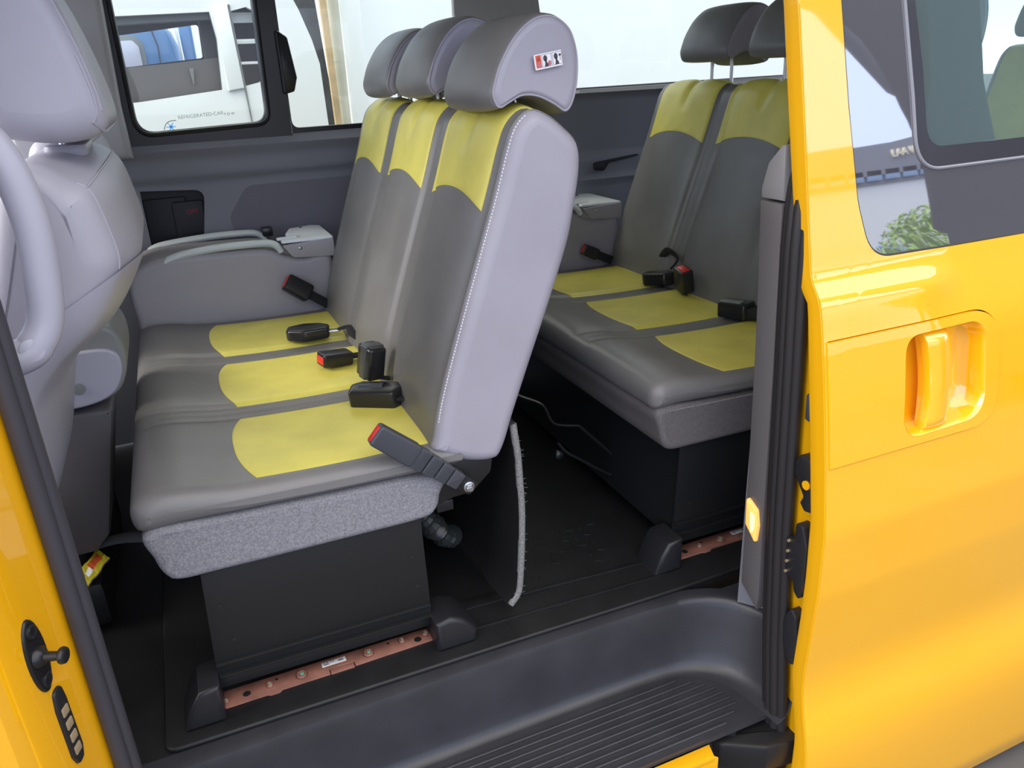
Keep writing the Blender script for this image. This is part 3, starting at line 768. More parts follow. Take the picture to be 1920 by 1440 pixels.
# entry step: lip and well lofted between two plan paths
A = smooth_path([(-1.0, -.122, 0), (-.3, -.122, 0), (.3, -.116, 0), (.72, -.117, 0), (.92, -.124, 0), (1.02, -.140, 0), (1.085, -.175, 0), (1.122, -.225, 0), (1.140, -.29, 0), (1.145, -.40, 0)], 8)
B = smooth_path([(-1.0, -.160, 0), (-.3, -.160, 0), (.3, -.155, 0), (.72, -.155, 0), (.90, -.162, 0), (.975, -.178, 0), (1.025, -.215, 0), (1.055, -.265, 0), (1.07, -.32, 0), (1.078, -.41, 0)], 8)
rows = [(-.22, -.012), (-.12, -.0115), (-.05, -.0125), (0, -.016), (.06, -.024), (.12, -.036), (.25, -.075), (.40, -.115), (.55, -.15), (.68, -.175), (.82, -.190), (1.0, -.198), (1.25, -.2005)]
mb = MB(); vs = []; fs_ = []; W = len(A)
for t, z in rows:
    for a, b_ in zip(A, B):
        if t < 0: p = a+(a-b_).normalized()*(-t*.2)
        else: p = a.lerp(b_, t)
        vs.append((p.x, p.y, z))
for i in range(len(rows)-1):
    for j in range(W-1): fs_.append((i*W+j, i*W+j+1, (i+1)*W+j+1, (i+1)*W+j))
mb.add(vs, fs_)
last = vs[-W:]; n0 = len(mb.v)
poly = [(p[0], p[1]) for p in last]+[(1.085, -.375), (-1.0, -.375)]
poly = [p for p in poly if p[1] >= -.3751]
mb.prism(poly, 'z', -.215, -.2005, 0)
for k in range(9):
    y = -.188-.0205*k; x1 = .985-.012*k if k < 5 else 1.0
    x1 = [.93, .965, .99, 1.005, 1.015, 1.02, 1.02, 1.0, .96][k]
    mb.prism(rpoly([(-1.0, y-.0035, 0), (x1, y-.0035-.004, .003), (x1, y+.0035-.004, .003), (-1.0, y+.0035, 0)], 3), 'z', -.202, -.1955, .002)
struct(mb.build('floor_step', M['step'], None, smooth=50, recalc=True))
mb = MB(); mb.prism([(-1., -.372), (-1., -.402), (.885, -.412), (.895, -.378)], 'z', -.235, -.212, .006)
mb.prism([(-1., -.392), (-1., -.402), (.895, -.412), (.885, -.400)], 'z', -.34, -.22, .003)
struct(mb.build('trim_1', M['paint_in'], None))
# under sill darkness and lower body
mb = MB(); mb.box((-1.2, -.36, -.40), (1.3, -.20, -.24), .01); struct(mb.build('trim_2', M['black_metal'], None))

# front door pillar (yellow) with weatherstrip, striker and contact block
mb = MB()
mb.prism([(-.258, -.262), (-.278, -.305), (-.300, -.365), (-.318, -.415), (-.345, -.445), (-.42, -.47), (-.62, -.485), (-.62, -.30), (-.50, -.25), (-.32, -.235)], 'z', -.42, 1.7, 0)
struct(mb.build('pillar_front', M['paint'], None, smooth=25))
mb = MB()
P = [(-.256, -.283, z*.1-.42) for z in range(0, 22)]
for dx, dy, rr in ((-.004, -.012, .0125), (.006, .004, .0135), (.0, .020, .012)):
    mb.tube([(x+dx, y+dy, z) for x, y, z in P], rr, 12)
struct(mb.build('trim_3', M['rubber_grey'], None))
mb = MB(); mb.prism([(-.262, -.262), (-.256, -.20), (-.30, -.15), (-.62, -.15), (-.62, -.28)], 'z', -.01, 1.7, .004); struct(mb.build('trim_4', M['front_plastic'], None))
r = thing('door_striker', 'black oval striker plate with pin on the yellow front pillar', 'striker', (-.298, -.352, .51))
nx = Vector((.94, -.34, 0)); ty = Vector((.34, .94, 0))   # out of the jamb face / across it
def jm(o):
    X = -ty; N = nx; Z = Vector((0, 0, 1))
    return Matrix(((X.x, N.x, Z.x, o[0]), (X.y, N.y, Z.y, o[1]), (X.z, N.z, Z.z, o[2]), (0, 0, 0, 1)))
mx = jm(tuple(Vector((-.2985, -.3555, .512))-ty*.020))
mb = MB(); mb.prism([(.023*math.cos(a*PI/14), .062*math.sin(a*PI/14)) for a in range(28)], 'y', -.004, .006, .003, mx=mx, seg=3)
pl = mb.build('striker_plate', M['black_metal'], r)
for z in (.042, -.042):
    b = MB(); o = mx @ Vector((0, .006, z)); b.lathe([(.0115, 0), (.0115, .002), (.0085, .0035), (.006, .0025), (0, .0025)], o, nx, 18); b.build('screw', M['black_metal'], pl)
mb = MB(); o = mx @ Vector((.002, .004, .0))
mb.lathe([(.016, 0), (.0155, .006), (.011, .011), (.0075, .0125), (.0065, .030), (.0066, .032), (.0115, .033), (.0125, .0355), (.0115, .040), (.008, .042), (0, .042)], o, nx, 22)
mb.build('striker_pin', M['black_metal'], r)
r = thing('contact_block', 'black contact block with four tan pads on the yellow front pillar', 'electrical contact', (-.30, -.36, .37))
mx = jm(tuple(Vector((-.2985, -.3555, .368))-ty*.006))
mb = MB(); mb.prism(rpoly([(-.016, -.050, .006), (-.010, -.070, .006), (.006, -.072, .008), (.014, -.050, .006), (.015, .040, .006), (.010, .072, .010), (-.010, .072, .010), (-.014, .046, .006)]), 'y', -.003, .007, .003, mx=mx)
mb.build('housing', M['black_plastic'], r)
for k in range(4):
    b = MB(); z = .030-.0245*k; b.prism(rpoly([(-.008, z-.008, .003), (.009, z-.008, .003), (.009, z+.008, .003), (-.008, z+.008, .003)]), 'y', .006, .0085, .001, mx=mx)
    lab(b.build('contact_pad', M['tan'], r), 'tan contact pad')

# rear door jamb: trim, weatherstrip, courtesy lamp
yl = lerp_tab([(-.3, -.225), (.07, -.227), (.30, -.222), (.61, -.213), (.80, -.204), (.95, -.194), (1.01, -.19), (1.06, -.205), (1.10, -.245), (1.14, -.26)])
yr = lerp_tab([(-.3, -.33), (.02, -.292), (.30, -.281), (.61, -.272), (.86, -.262), (1.1, -.25), (1.7, -.18)])
def jamb(za, zb, n=24):
    pts = []
    for k in range(n+1):
        z = za+(zb-za)*k/n; pts.append((yl(z), z))
    for k in range(n+1):
        z = zb-(zb-za)*k/n; pts.append((yr(z), z))
    return pts
mb = MB(); pts = [(-.285, .035)]+[p for p in jamb(.075, .985)]
mb.prism(pts, 'x', 1.082, 1.14, .004); struct(mb.build('trim_5', M['pillar_trim'], None))
mb = MB(); mb.prism([(yl(z), z) for z in (.99, 1.01, 1.03, 1.05, 1.06, 1.08, 1.095)]+[(-.235, 1.7), (-.18, 1.7)][:0]+[(yr(z), z) for z in (1.095, 1.03, .99)], 'x', 1.084, 1.15, .004); struct(mb.build('trim_6', mat('upper_pillar_trim', (.22, .215, .22), .5), None))
mb = MB()
mb.prism([(1.10, -.20), (1.14, -.19), (3.05, -.16), (3.05, -.22), (1.14, -.25)], 'z', -.01, .86, .003)
struct(mb.build('wall_near', M['trim'], None))
ws = lerp_tab([(-.40, -.385), (-.22, -.375), (.0, -.350), (.30, -.327), (.65, -.311), (.80, -.303), (.95, -.296), (1.03, -.285), (1.1, -.265), (1.2, -.24), (1.75, -.12)])
wx = lerp_tab([(-.5, 1.083), (.92, 1.083), (1.0, 1.092), (1.05, 1.108), (1.1, 1.135), (1.2, 1.21), (1.4, 1.35)])
mb = MB()
P = [(-.40+1.62*k/40) for k in range(41)]
for dx, dy, rr in ((.006, .026, .013), (-.002, .009, .013), (-.002, -.008, .013), (.006, -.023, .013)):
    mb.tube([(wx(z)+dx, ws(z)+dy, z) for z in P], rr, 10)
struct(mb.build('trim_7', M['rubber'], None))
mb = MB(); mb.prism([(1.56, .84), (3.05, .84), (3.05, .90), (1.86, .90), (1.79, 1.05), (1.715, 1.185), (1.66, 1.35), (1.60, 1.72), (1.47, 1.72), (1.50, 1.35), (1.545, 1.2)], 'y', -.165, -.125, .006); struct(mb.build('pillar_near_rear', M['trim_dark'], None))
# yellow body behind the weatherstrip
fl0 = lerp_tab([(1.75, -.12), (1.347, -.214), (1.165, -.250), (.846, -.316), (.806, -.350), (.65, -.375), (.475, -.403), (.361, -.420), (.224, -.425), (-.6, -.45)])
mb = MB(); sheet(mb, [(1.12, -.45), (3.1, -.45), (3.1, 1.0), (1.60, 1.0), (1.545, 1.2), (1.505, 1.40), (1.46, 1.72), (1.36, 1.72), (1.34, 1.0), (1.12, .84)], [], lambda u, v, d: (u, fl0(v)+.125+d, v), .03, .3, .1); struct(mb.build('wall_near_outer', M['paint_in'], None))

r = thing('courtesy_lamp', 'small glowing orange lamp on the grey rear door pillar', 'lamp', (1.08, -.255, .265))
mb = MB(); mb.prism(rpoly([(-.231, .318, .006), (-.267, .300, .010), (-.275, .262, .006), (-.271, .215, .004), (-.234, .248, .006)]), 'x', 1.073, 1.086, .004); mb.build('lens', M['lamp'], r)
mb = MB(); mb.prism(rpoly([(-.250, .292, .006), (-.265, .285, .006), (-.266, .255, .006), (-.258, .232, .004), (-.252, .255, .004)]), 'x', 1.0715, 1.08, .001); lab(mb.build('bulb_glow', M['lamp_hot'], r), 'bright yellow hot spot')

# far wall
SH = []
def mp_far(base):
    def f(u, v, d):
        y = base
        y += .018*(1-1/(1+math.exp(-(v-.945)/.004)))     # step under the belt line
        y -= .020*gauss(v-1.045, .018)                    # ledge below the glass
        return (u, y+d, v)
    return f
wz = [(-.115, .0), (1.46, .0), (1.46, 1.085), (-.115, 1.068)]
pocket = rpoly([(-.112, .70, 0), (.060, .70, .01), (.098, .905, .035), (-.112, .918, .002)])
mb = MB(); sheet(mb, [(-.5, .0), (1.46, .0), (1.46, 1.082), (-.5, 1.066)], [pocket], mp_far(1.55), .03, .1, .012); struct(mb.build('wall_far', M['trim'], None, smooth=50))
mb = MB(); sheet(mb, rpoly([(.205, .55, .03), (1.3, .55, .03), (1.3, .912, .02), (.24, .905, .06), (.165, .80, .06)]), [], lambda u, v, d: (u, 1.566+d-.0, v), .012, .1, .05); struct(mb.build('wall_far_inset', mat('panel_inset', (.165, .160, .185), .7, bump=.3, bscale=500), None))
mb = MB(); mb.box((-.4, 1.60, .6), (.2, 1.63, .95)); mb.box((-.112, 1.592, .70), (.03, 1.600, .885), .006)
struct(mb.build('wall_far_pocket', M['trim_dark'], None))
pk = thing('wall_pocket', 'dark storage pocket in the far wall with red lettering', 'wall pocket', (.03, 1.59, .82))
mb = MB(); mb.box((-.02, 1.575, .74), (.085, 1.598, .87), .01); mb.build('cover', M['trim_dark'], pk)
lab(text('lettering', 'OFF', .022, mat('dim_red_ink', (.35, .03, .03), .6), pk, (-.005, -.0195, .006), (PI/2, 0, 0)), 'red letters')
# rear half of the far wall
mb = MB()
def mp_r(u, v, d):
    y = 1.55+.03*gauss(v-.86, .02)*0
    y -= .022*gauss(v-1.150, .012)+.018*(1 if v < .905 else 0)*(1/(1+math.exp((v-.90)/.004)))-.0
    y -= .012*gauss(v-.80, .012)
    return (u, y+d, v)
sheet(mb, [(1.46, .0), (3.1, .0), (3.1, 1.175), (1.60, 1.165), (1.46, 1.12)], [], mp_r, .03, .2, .012); struct(mb.build('wall_far_rear', M['trim'], None, smooth=50))
mb = MB(); mb.prism(rpoly([(1.655, .872, .01), (1.655, .84, .01), (1.70, .835, .012), (1.725, .868, .01), (1.87, .885, .004), (1.87, .892, .004)]), 'y', 1.515, 1.54, .003); struct(mb.build('trim_8', M['trim_dark'], None))
# window frames, glass and pillars on the far side
def rect(x0, z0, x1, z1, r): return rpoly([(x0, z0, r), (x1, z0, r), (x1, z1, r), (x0, z1, r)], 8)
w1o = rpoly([(-.125, 1.045, .02), (.427, 1.062, .005), (.432, 1.74, .01), (-.11, 1.74, .02)], 8)
w1i = rpoly([(-.073, 1.108, .055), (.346, 1.122, .045), (.362, 1.70, .04), (-.070, 1.70, .04)], 8)
mb = MB(); sheet(mb, w1o, [w1i], lambda u, v, d: (u, 1.545+d, v), .045, 0, 0)
ring = [(x, z) for x, z in w1i]
cxz = (.14, 1.4)
mb.tube([(cxz[0]+(x-cxz[0])*1.04, 1.545, cxz[1]+(z-cxz[1])*1.03) for x, z in w1i], .008, 8, closed=True)
r = thing('sliding_window', 'black framed sliding window above the far wall ledge', 'window', (.16, 1.56, 1.06))
mb.build('window_frame', M['seal'], r)
mb = MB(); sheet(mb, w1i, [], lambda u, v, d: (u, 1.572+d, v), .004, 0, 0); mb.build('pane', M['glass_clear'], r)
mb = MB(); mb.prism(rpoly([(.415, 1.42, .01), (.455, 1.39, .015), (.470, 1.26, .015), (.455, 1.215, .01), (.415, 1.205, .01)]), 'y', 1.525, 1.56, .008); mb.build('latch', M['seal'], r)
# printed marking on the pane
lab(text('lettering', 'REFRIGERATED-CAR', .0165, glass('grey_print', (.55, .60, .58), 0), r, (.057-.16, .0085, .0845), (PI/2, math.radians(-3), 0), .0001), 'faint grey lettering')
text('lettering', 'T O W', .012, glass('dark_print', (.25, .27, .27), 0), r, (.208-.16, .0085, .0875), (PI/2, math.radians(-3), 0), .0001)
mb = MB(); mb.tube(smooth_path([(.006, 1.5695, 1.113), (.014, 1.5695, 1.130), (.028, 1.5695, 1.140), (.050, 1.5695, 1.142)], 6), .0013, 6, glass('grey_line_print', (.35, .37, .33), 0))
emb = glass('pale_blue_print', (.45, .72, 1.), 0); mb.lathe([(.007, 0), (.007, .0006), (0, .0006)], (.030, 1.570, 1.122), (0, -1, 0), 8, emb)
for a in range(3):
    d = Vector((math.cos(a*PI/3), 0, math.sin(a*PI/3)))*.015; c = Vector((.030, 1.5695, 1.122)); mb.cyl(c-d, c+d, .0016, 5, emb)
mb.build('emblem', None, r)
w2 = rpoly([(.434, 1.088, .03), (1.37, 1.094, .03), (1.075, 1.70, .04), (.43, 1.70, .03)], 6)
mb = MB(); sheet(mb, rpoly([(.432, 1.064, 0), (1.41, 1.078, 0), (1.13, 1.74, 0), (.425, 1.74, 0)]), [rpoly([(.434, 1.091, .03), (1.36, 1.096, .03), (1.080, 1.70, .04), (.437, 1.70, .03)], 6)], lambda u, v, d: (u, 1.562+d, v), .03, 0, 0)
r = thing('fixed_window', 'fixed middle window above the near bench, white wall outside', 'window', (.75, 1.57, 1.08))
mb.build('window_frame', M['seal'], r)
mb = MB(); sheet(mb, w2, [], lambda u, v, d: (u, 1.576+d, v), .004, 0, 0); mb.build('pane', M['glass_clear'], r)
r = thing('rear_side_window', 'bright rear side window behind the back row headrests', 'window', (2.1, 1.57, 1.17))
mb = MB(); sheet(mb, [(1.42, 1.155), (2.95, 1.165), (2.95, 1.74), (1.35, 1.74)], [rpoly([(1.45, 1.170, .03), (2.85, 1.178, .04), (2.85, 1.70, .04), (1.385, 1.70, .04)], 6)], lambda u, v, d: (u, 1.558+d, v), .03, 0, 0); mb.build('window_frame', M['trim'], r)
mb = MB(); sheet(mb, rpoly([(1.45, 1.170, .03), (2.85, 1.178, .04), (2.85, 1.70, .04), (1.385, 1.70, .04)], 6), [], lambda u, v, d: (u, 1.576+d, v), .004, 0, 0); mb.build('pane', M['glass_clear'], r)
mb = MB(); mb.prism([(1.46, 1.08), (1.47, 1.14), (1.385, 1.75), (1.075, 1.75), (1.07, 1.45), (1.22, 1.08)], 'y', 1.53, 1.56, .008); struct(mb.build('pillar_far_rear', M['pillar_far'], None))
mb = MB(); mb.prism([(-.105, 1.03), (-.108, 1.2), (-.088, 1.75), (-.42, 1.75), (-.45, 1.3), (-.44, 1.03)], 'y', 1.50, 1.56, .025, seg=4); struct(mb.build('pillar_far_front', M['pillar_far'], None))
mb = MB(); mb.box((-1.6, 1.56, 0), (-.44, 1.60, 1.0), .01); mb.box((-1.6, 1.54, .98), (-.44, 1.60, 1.04), .02); struct(mb.build('wall_far_front', M['trim'], None))
mb = MB(); mb.box((-1.7, -.30, -.05), (-1.55, 1.6, .75), .03); struct(mb.build('wall_front', M['trim_dark'], None))
mb = MB(); mb.box((3.08, -.2, -.05), (3.12, 1.6, 1.05), .01); struct(mb.build('wall_rear', M['trim'], None))
mb = MB(); mb.prism([(-.80, 1.70), (-.6, 1.74), (3.1, 1.74), (3.1, 1.80), (-.7, 1.80), (-.9, 1.74)], 'y', -.22, 1.60, .01); struct(mb.build('ceiling', M['headliner'], None))
mb = MB(); mb.prism([(1.0, 1.55), (3.1, 1.55), (3.1, 1.80), (-.7, 1.80), (-.7, 1.64), (1.0, 1.62)], 'y', -.25, -.19, .01); struct(mb.build('wall_near_header', M['trim'], None))
mb = MB(); mb.box((-1.7, -.47, -.42), (-.60, -.42, .86), .02); struct(mb.build('wall_near_front', M['paint'], None))

# row behind: single rear seat seen through the door window
def make_rear_single():
    r = thing('single_bench', 'rearmost grey and yellow seat seen through the door window', 'car seat', (2.9, .3, 0))
    dx = 2.04; pr = [(x+dx, z+.08) for x, z in BACK]
    L = Loft(pr, .12, .52, .03, 90); mb = MB(); L.mesh(mb, ny=10); b = mb.build('backrest', M['dark_vinyl'], r, smooth=50)
    p = MB(); uf = L.u_at(lambda x, z: abs(z-.85)+(10 if x > dx+.62 else 0)); ur = L.u_at(lambda x, z: abs(z-1.2)+(10 if x < dx+.66 else 0))
    L.patch(p, lambda t: uf, lambda t: ur, .15, .49, nu=40, ny=12); lab(p.build('yellow_panel', M['yellow_vinyl'], b), 'yellow vinyl panel')
    H = Loft([(x+dx, z+.105) for x, z in HEAD], .18, .46, .03, 70); mb = MB(); H.mesh(mb, ny=8); mb.build('headrest', M['dark_vinyl'], r, smooth=50)
    C = Loft([(x+dx, z) for x, z in CUSH], .12, .52, .03, 80); mb = MB(); C.mesh(mb, ny=8); mb.build('seat_cushion', M['dark_vinyl'], r, smooth=50)
    mb = MB(); mb.box((dx-.1, .16, 0), (dx+.4, .48, .46), .01); mb.build('seat_base', M['black_metal'], r)
    return r
make_rear_single()

# ------------------------------------------------------------------ sliding door
prof = [(1.75, -.165), (1.50, -.215), (1.343, -.258), (1.11, -.306), (.875, -.352), (.855, -.357), (.840, -.368), (.817, -.385), (.79, -.392), (.726, -.406), (.60, -.429), (.49, -.447), (.34, -.466), (.19, -.468), (.05, -.461), (-.035, -.457), (-.10, -.462), (-.15, -.475), (-.20, -.488), (-.26, -.496), (-.34, -.498), (-.42, -.497), (-.56, -.492), (-.60, -.475)]
yd0 = lerp_tab(prof)
yd1 = lerp_tab([p for p in prof if not .73 < p[0] < .87])
def yd(z, u=1.1):
    a = (yd0(z-.008)+2*yd0(z)+yd0(z+.008))/4; b = (yd1(z-.03)+2*yd1(z)+yd1(z+.03))/4
    if z < 0: a = sum(yd0(z+k*.012) for k in range(-3, 4))/7
    t = min(1, max(0, (u-1.375)/.085)); t = t*t*(3-2*t)
    return a+(b-a)*t if .70 < z < .90 else a
X0, X1 = 1.080, 2.25
door = thing('sliding_door', 'open glossy yellow sliding door with recessed handle, right side', 'door', (1.6, -.42, -.6))
glo = rpoly([(1.172, 1.70, 0), (1.176, 1.34, 0), (1.184, 1.16, 0), (1.200, .985, .2), (1.230, .876, .085), (1.45, .874, 0), (2.18, .874, .05), (2.15, 1.70, 0)], 10)
hpo = rpoly([(X0+.004, .490, 0), (X0+.004, .741, 0), (1.562, .741, .085), (1.562, .492, .085)], 10)
def mpd(off): return lambda u, v, d: (u, yd(v, u)+off+d, v)
mb = MB()
outl = [(X0, 1.74), (X0, .741), (1.0845, .741), (1.0845, .49), (X0, .49), (X0, -.59), (X1, -.59), (X1, 1.74)]
hp_hole = [(1.087, .4875)]+rpoly([(1.565, .4875, .085), (1.565, .7440, .085)], 10)[0:0]
hole2 = rpoly([(1.0845, .4875, 0), (1.5645, .4875, .087), (1.5645, .7435, .087), (1.0845, .7435, 0)], 10)
outl = [(X0, 1.74), (X0, -.59), (X1, -.59), (X1, 1.74)]
sheet(mb, outl, [glo, hole2], mpd(0), .012, .05, .011)
mb.build('outer_panel', M['paint'], door, smooth=50)
# handle panel with a recess
rec = rpoly([(1.283, .507, .05), (1.290, .720, .04), (1.520, .722, .05), (1.522, .512, .06)], 10)
mb = MB(); sheet(mb, rpoly([(1.0865, .490, 0), (1.562, .490, .085), (1.562, .741, .085), (1.0865, .741, 0)], 10), [rec], mpd(-.003), .012, .03, .015)
hpn = mb.build('handle_panel', M['paint'], door, smooth=50)
mb = MB(); cx, cz = 1.405, .615; vs = []; fs_ = []; n = len(rec)
lv = [(1.0, -.0035), (.985, .0), (.97, .010), (.94, .030), (.88, .043), (.78, .048)]
for sc, dp in lv:
    for (x, z) in rec:
        xx = cx+(x-cx)*sc; zz = cz+(z-cz)*sc; vs.append((xx, yd(z)*(1 if dp < .02 else .7)+(yd(cz)*.3 if dp >= .02 else 0)+dp, zz))
for i in range(len(lv)-1):
    for j in range(n): fs_.append((i*n+j, i*n+(j+1) % n, (i+1)*n+(j+1) % n, (i+1)*n+j))
fs_.append(tuple((len(lv)-1)*n+j for j in range(n)))
mb.add(vs, fs_); mb.build('handle_recess', M['paint'], door, smooth=50)
mb = MB(); NZ = 22; sec = [(-.004, .028), (-.007, .010), (-.004, -.002), (.010, -.006), (.035, -.006), (.060, -.001), (.078, .010), (.082, .020), (.076, .028), (.04, .026)]
vs = []; fs_ = []
for k in range(NZ+1):
    t = k/NZ; z = .506+(.718-.506)*t; bow = .012*(1-(2*t-1)**2); e = min(1, min(t, 1-t)*12+.25)
    for sx, sy in sec: vs.append((1.352+bow+(sx*(.9 if sx > .07 else 1)), yd(z)+.002+sy*e+(1-e)*.02, z))
n = len(sec)
for k in range(NZ):
    for j in range(n): fs_.append((k*n+j, k*n+(j+1) % n, (k+1)*n+(j+1) % n, (k+1)*n+j))
fs_.append(tuple(range(n))); fs_.append(tuple(NZ*n+j for j in range(n)))
mb.add(vs, fs_); mb.build('door_handle', M['paint'], door, smooth=50)
mb = MB(); mb.tube([(1.3215, -.399, .527), (1.325, -.381, .62), (1.3285, -.364, .705)], .0016, 6); lab(mb.build('recess_gap', M['rubber'], door), 'thin dark gap beside handle')
# leading edge: hem flange and recessed inner edge
fl = lerp_tab([(1.75, -.12), (1.347, -.214), (1.165, -.250), (.846, -.316), (.806, -.350), (.65, -.375), (.475, -.403), (.361, -.420), (.224, -.425), (.108, -.424), (-.045, -.418), (-.12, -.432), (-.217, -.450), (-.306, -.450), (-.6, -.45)])
mb = MB(); Zs = [1.74-2.33*k/110 for k in range(111)]; vs = []; fs_ = []
for z in Zs:
    a = yd(z); b_ = fl(z); dp = .006+.10*min(1, max(0, (1.0-z)/.15))
    sec = [(X0+.010, a+.0005), (X0+.003, a+.0008), (X0-.001, a+.004), (X0-.001, a+.010), (X0-.0005, (a+b_)/2), (X0-.001, b_-.006), (X0+.001, b_-.001), (X0+.006, b_), (X0+.022, b_+.001), (X0+.026, b_+.006), (X0+.027, b_+dp), (X0+.20, b_+dp+.004)]
    vs += [(x, y, z) for x, y in sec]
n = len(sec)
for k in range(len(Zs)-1):
    for j in range(n-1): fs_.append((k*n+j, k*n+j+1, (k+1)*n+j+1, (k+1)*n+j))
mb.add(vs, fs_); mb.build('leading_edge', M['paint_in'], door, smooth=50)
mb = MB(); sheet(mb, [(1.107, .86), (2.23, .86), (2.23, -.55), (1.107, -.55)], [], lambda u, v, d: (u, fl(v)+.10+d, v), .01, .2, .1); mb.build('inner_panel', M['trim'], door)
# glazing
vent = rpoly([(1.332, 1.68, 0), (1.334, 1.345, 0), (1.350, 1.17, 0), (1.358, 1.03, .075), (2.02, 1.034, .055), (1.98, 1.68, 0)], 10)
pane = rpoly([(1.364, 1.66, 0), (1.366, 1.345, 0), (1.384, 1.22, 0), (1.394, 1.071, .05), (1.99, 1.072, .045), (1.96, 1.66, 0)], 10)
mb = MB(); sheet(mb, glo, [vent], mpd(.0025), .005, .1, .04); mb.build('privacy_glass', M['glass_dark'], door, smooth=50)
mb = MB(); sheet(mb, vent, [pane], mpd(.006), .006, .1, .04); mb.build('vent_frame', mat('vent_frame_black', (.035, .034, .04), .25), door, smooth=50)
mb = MB(); mb.tube([(u, yd(v)+.001, v) for u, v in vent], .0035, 8, closed=True); lab(mb.build('vent_seal', mat('grey_seal', (.22, .22, .25), .35), door), 'grey seal line')
mb = MB(); mb.tube([(u, yd(v)+.004, v) for u, v in glo], .004, 8, closed=True); mb.build('glass_seal', M['rubber'], door)
mb = MB(); sheet(mb, pane, [], mpd(.009), .004, .1, .06); mb.build('vent_pane', M['glass_tint'], door, smooth=50)
# hardware on the leading edge
def edge_plate(name, y_off, pts, x0=1.085, x1=1.108, m=None, bev=.003):
    b = MB(); b.prism(rpoly(pts), 'x', x0, x1, bev); return b.build(name, m or M['black_plastic'], door)
edge_plate('door_latch', 0, [(-.372, .490, .01), (-.398, .488, .01), (-.416, .46, .01), (-.420, .40, .01), (-.418, .372, .008), (-.398, .368, .008), (-.384, .382, .006), (-.392, .40, .006), (-.362, .44, .01), (-.360, .47, .008)], x0=1.082, x1=1.112)
b = MB(); b.lathe([(.010, 0), (.010, .004), (0, .004)], (1.083, -.398, .430), (-1, 0, 0), 16); lab(b.build('latch_gap', M['paint_in'], door), 'yellow gap in latch')
edge_plate('contact_plate', 0, [(-.385, .336, .008), (-.405, .332, .008), (-.421, .29, .008), (-.424, .18, .008), (-.414, .152, .008), (-.398, .166, .006), (-.392, .19, .004), (-.368, .195, .006), (-.362, .285, .006), (-.384, .29, .004)], x0=1.078, x1=1.112)
for k in range(4):
    b = MB(); z = .282-.026*k; b.cyl((1.074, -.372, z), (1.080, -.372, z), .0035, 10); lab(b.build('contact_pin', M['gold'], door), 'brass contact pin')
edge_plate('door_guide', 0, [(-.394, .118, .008), (-.412, .10, .01), (-.422, .05, .01), (-.418, -.025, .006), (-.402, -.03, .006), (-.378, .02, .008), (-.374, .075, .008)], x0=1.080, x1=1.112)
edge_plate('bump_stop', 0, [(-.362, .622, .004), (-.378, .616, .004), (-.378, .562, .004), (-.364, .566, .004)], x0=1.090, x1=1.110, m=M['buckle_grey'])
edge_plate('edge_hole', 0, [(-.382, .60, .008), (-.392, .605, .006), (-.392, .557, .004), (-.381, .562, .006)], x0=1.098, x1=1.110, m=M['rubber'])
# lower roller arm
b = MB(); b.prism(rpoly([(.905, -.340, .01), (.93, -.375, .02), (1.02, -.43, .03), (1.20, -.455, .02), (1.25, -.36, .02), (1.0, -.30, .02)]), 'z', -.315, -.235, .01)
b.tube(smooth_path([(.99, -.405, -.335), (1.06, -.43, -.345), (1.15, -.445, -.35)], 5), .008, 8)
b.lathe([(.016, 0), (.016, .02), (.012, .024), (0, .024)], (.975, -.352, -.236), (0, 0, 1), 16)
b.build('roller_arm', M['black_metal'], door)
b = MB(); b.lathe([(.007, 0), (.006, .003), (0, .003)], (.975, -.352, -.212), (0, 0, 1), 12); lab(b.build('arm_bolt', M['steel'], door), 'small bright bolt')

# ------------------------------------------------------------------ litter on the floor
r = thing('snack_wrapper', 'crumpled yellow and red wrapper on the dark floor', 'wrapper', (-.35, .44, .12))
mb = MB(); g = []; rr = random.Random(5)
ox = Vector((-.375, .415, .128)); ex = Vector((.046, .088, .014)); ey = Vector((-.030, .040, .010))
W, H = 9, 6; vs = []; q_ = .45
for j in range(H+1):
    for i in range(W+1):
        p = ox+ex*(i/W)+ey*(j/H)+Vector((rr.uniform(-.0008, .0008), rr.uniform(-.0008, .0008), rr.uniform(-.0008, .001)+.0018*math.sin(i*1.1+j*.7))); vs.append(p)
for j in range(H):
    for i in range(W):
        q = (j*(W+1)+i, j*(W+1)+i+1, (j+1)*(W+1)+i+1, (j+1)*(W+1)+i); k = vs
        m = M['wrap_r'] if (4 <= i <= 7 and 2 <= j <= 4) else (M['white_label'] if (2 <= i <= 3 and 2 <= j <= 3) else M['wrap_y'])
        mb.add([vs[a] for a in q]+[vs[a]-Vector((0, 0, .004)) for a in q], [(0, 1, 2, 3), (7, 6, 5, 4), (0, 4, 5, 1), (1, 5, 6, 2), (2, 6, 7, 3), (3, 7, 4, 0)], m)
mb.build('wrapper_sheet', None, r, smooth=15)
mb = MB(); mb.tube(smooth_path([(-.375, .60, .13), (-.33, .60, .135), (-.28, .575, .145), (-.22, .555, .14), (-.14, .54, .13)], 6), [.022]*25, 10, flat=.35)
tag(mb.build('cloth_strip', M['strap'], None, loc=(-.2, .57, .13)), 'grey cloth strip on the floor beside the yellow wrapper', 'cloth')
mb = MB(); P = []
rr = random.Random(9); path = smooth_path([(.405, .22, .235), (.44, .25, .175), (.475, .28, .115), (.51, .31, .065), (.54, .33, .05)], 8)
mb.tube(path, [.026+.008*math.sin(i*1.9)+rr.uniform(-.003, .003) for i in range(len(path))], 12)
tag(mb.build('plastic_bag', M['bag'], None, smooth=20, loc=(.48, .25, .1)), 'crumpled grey plastic bag stuffed behind the near bench base', 'bag')

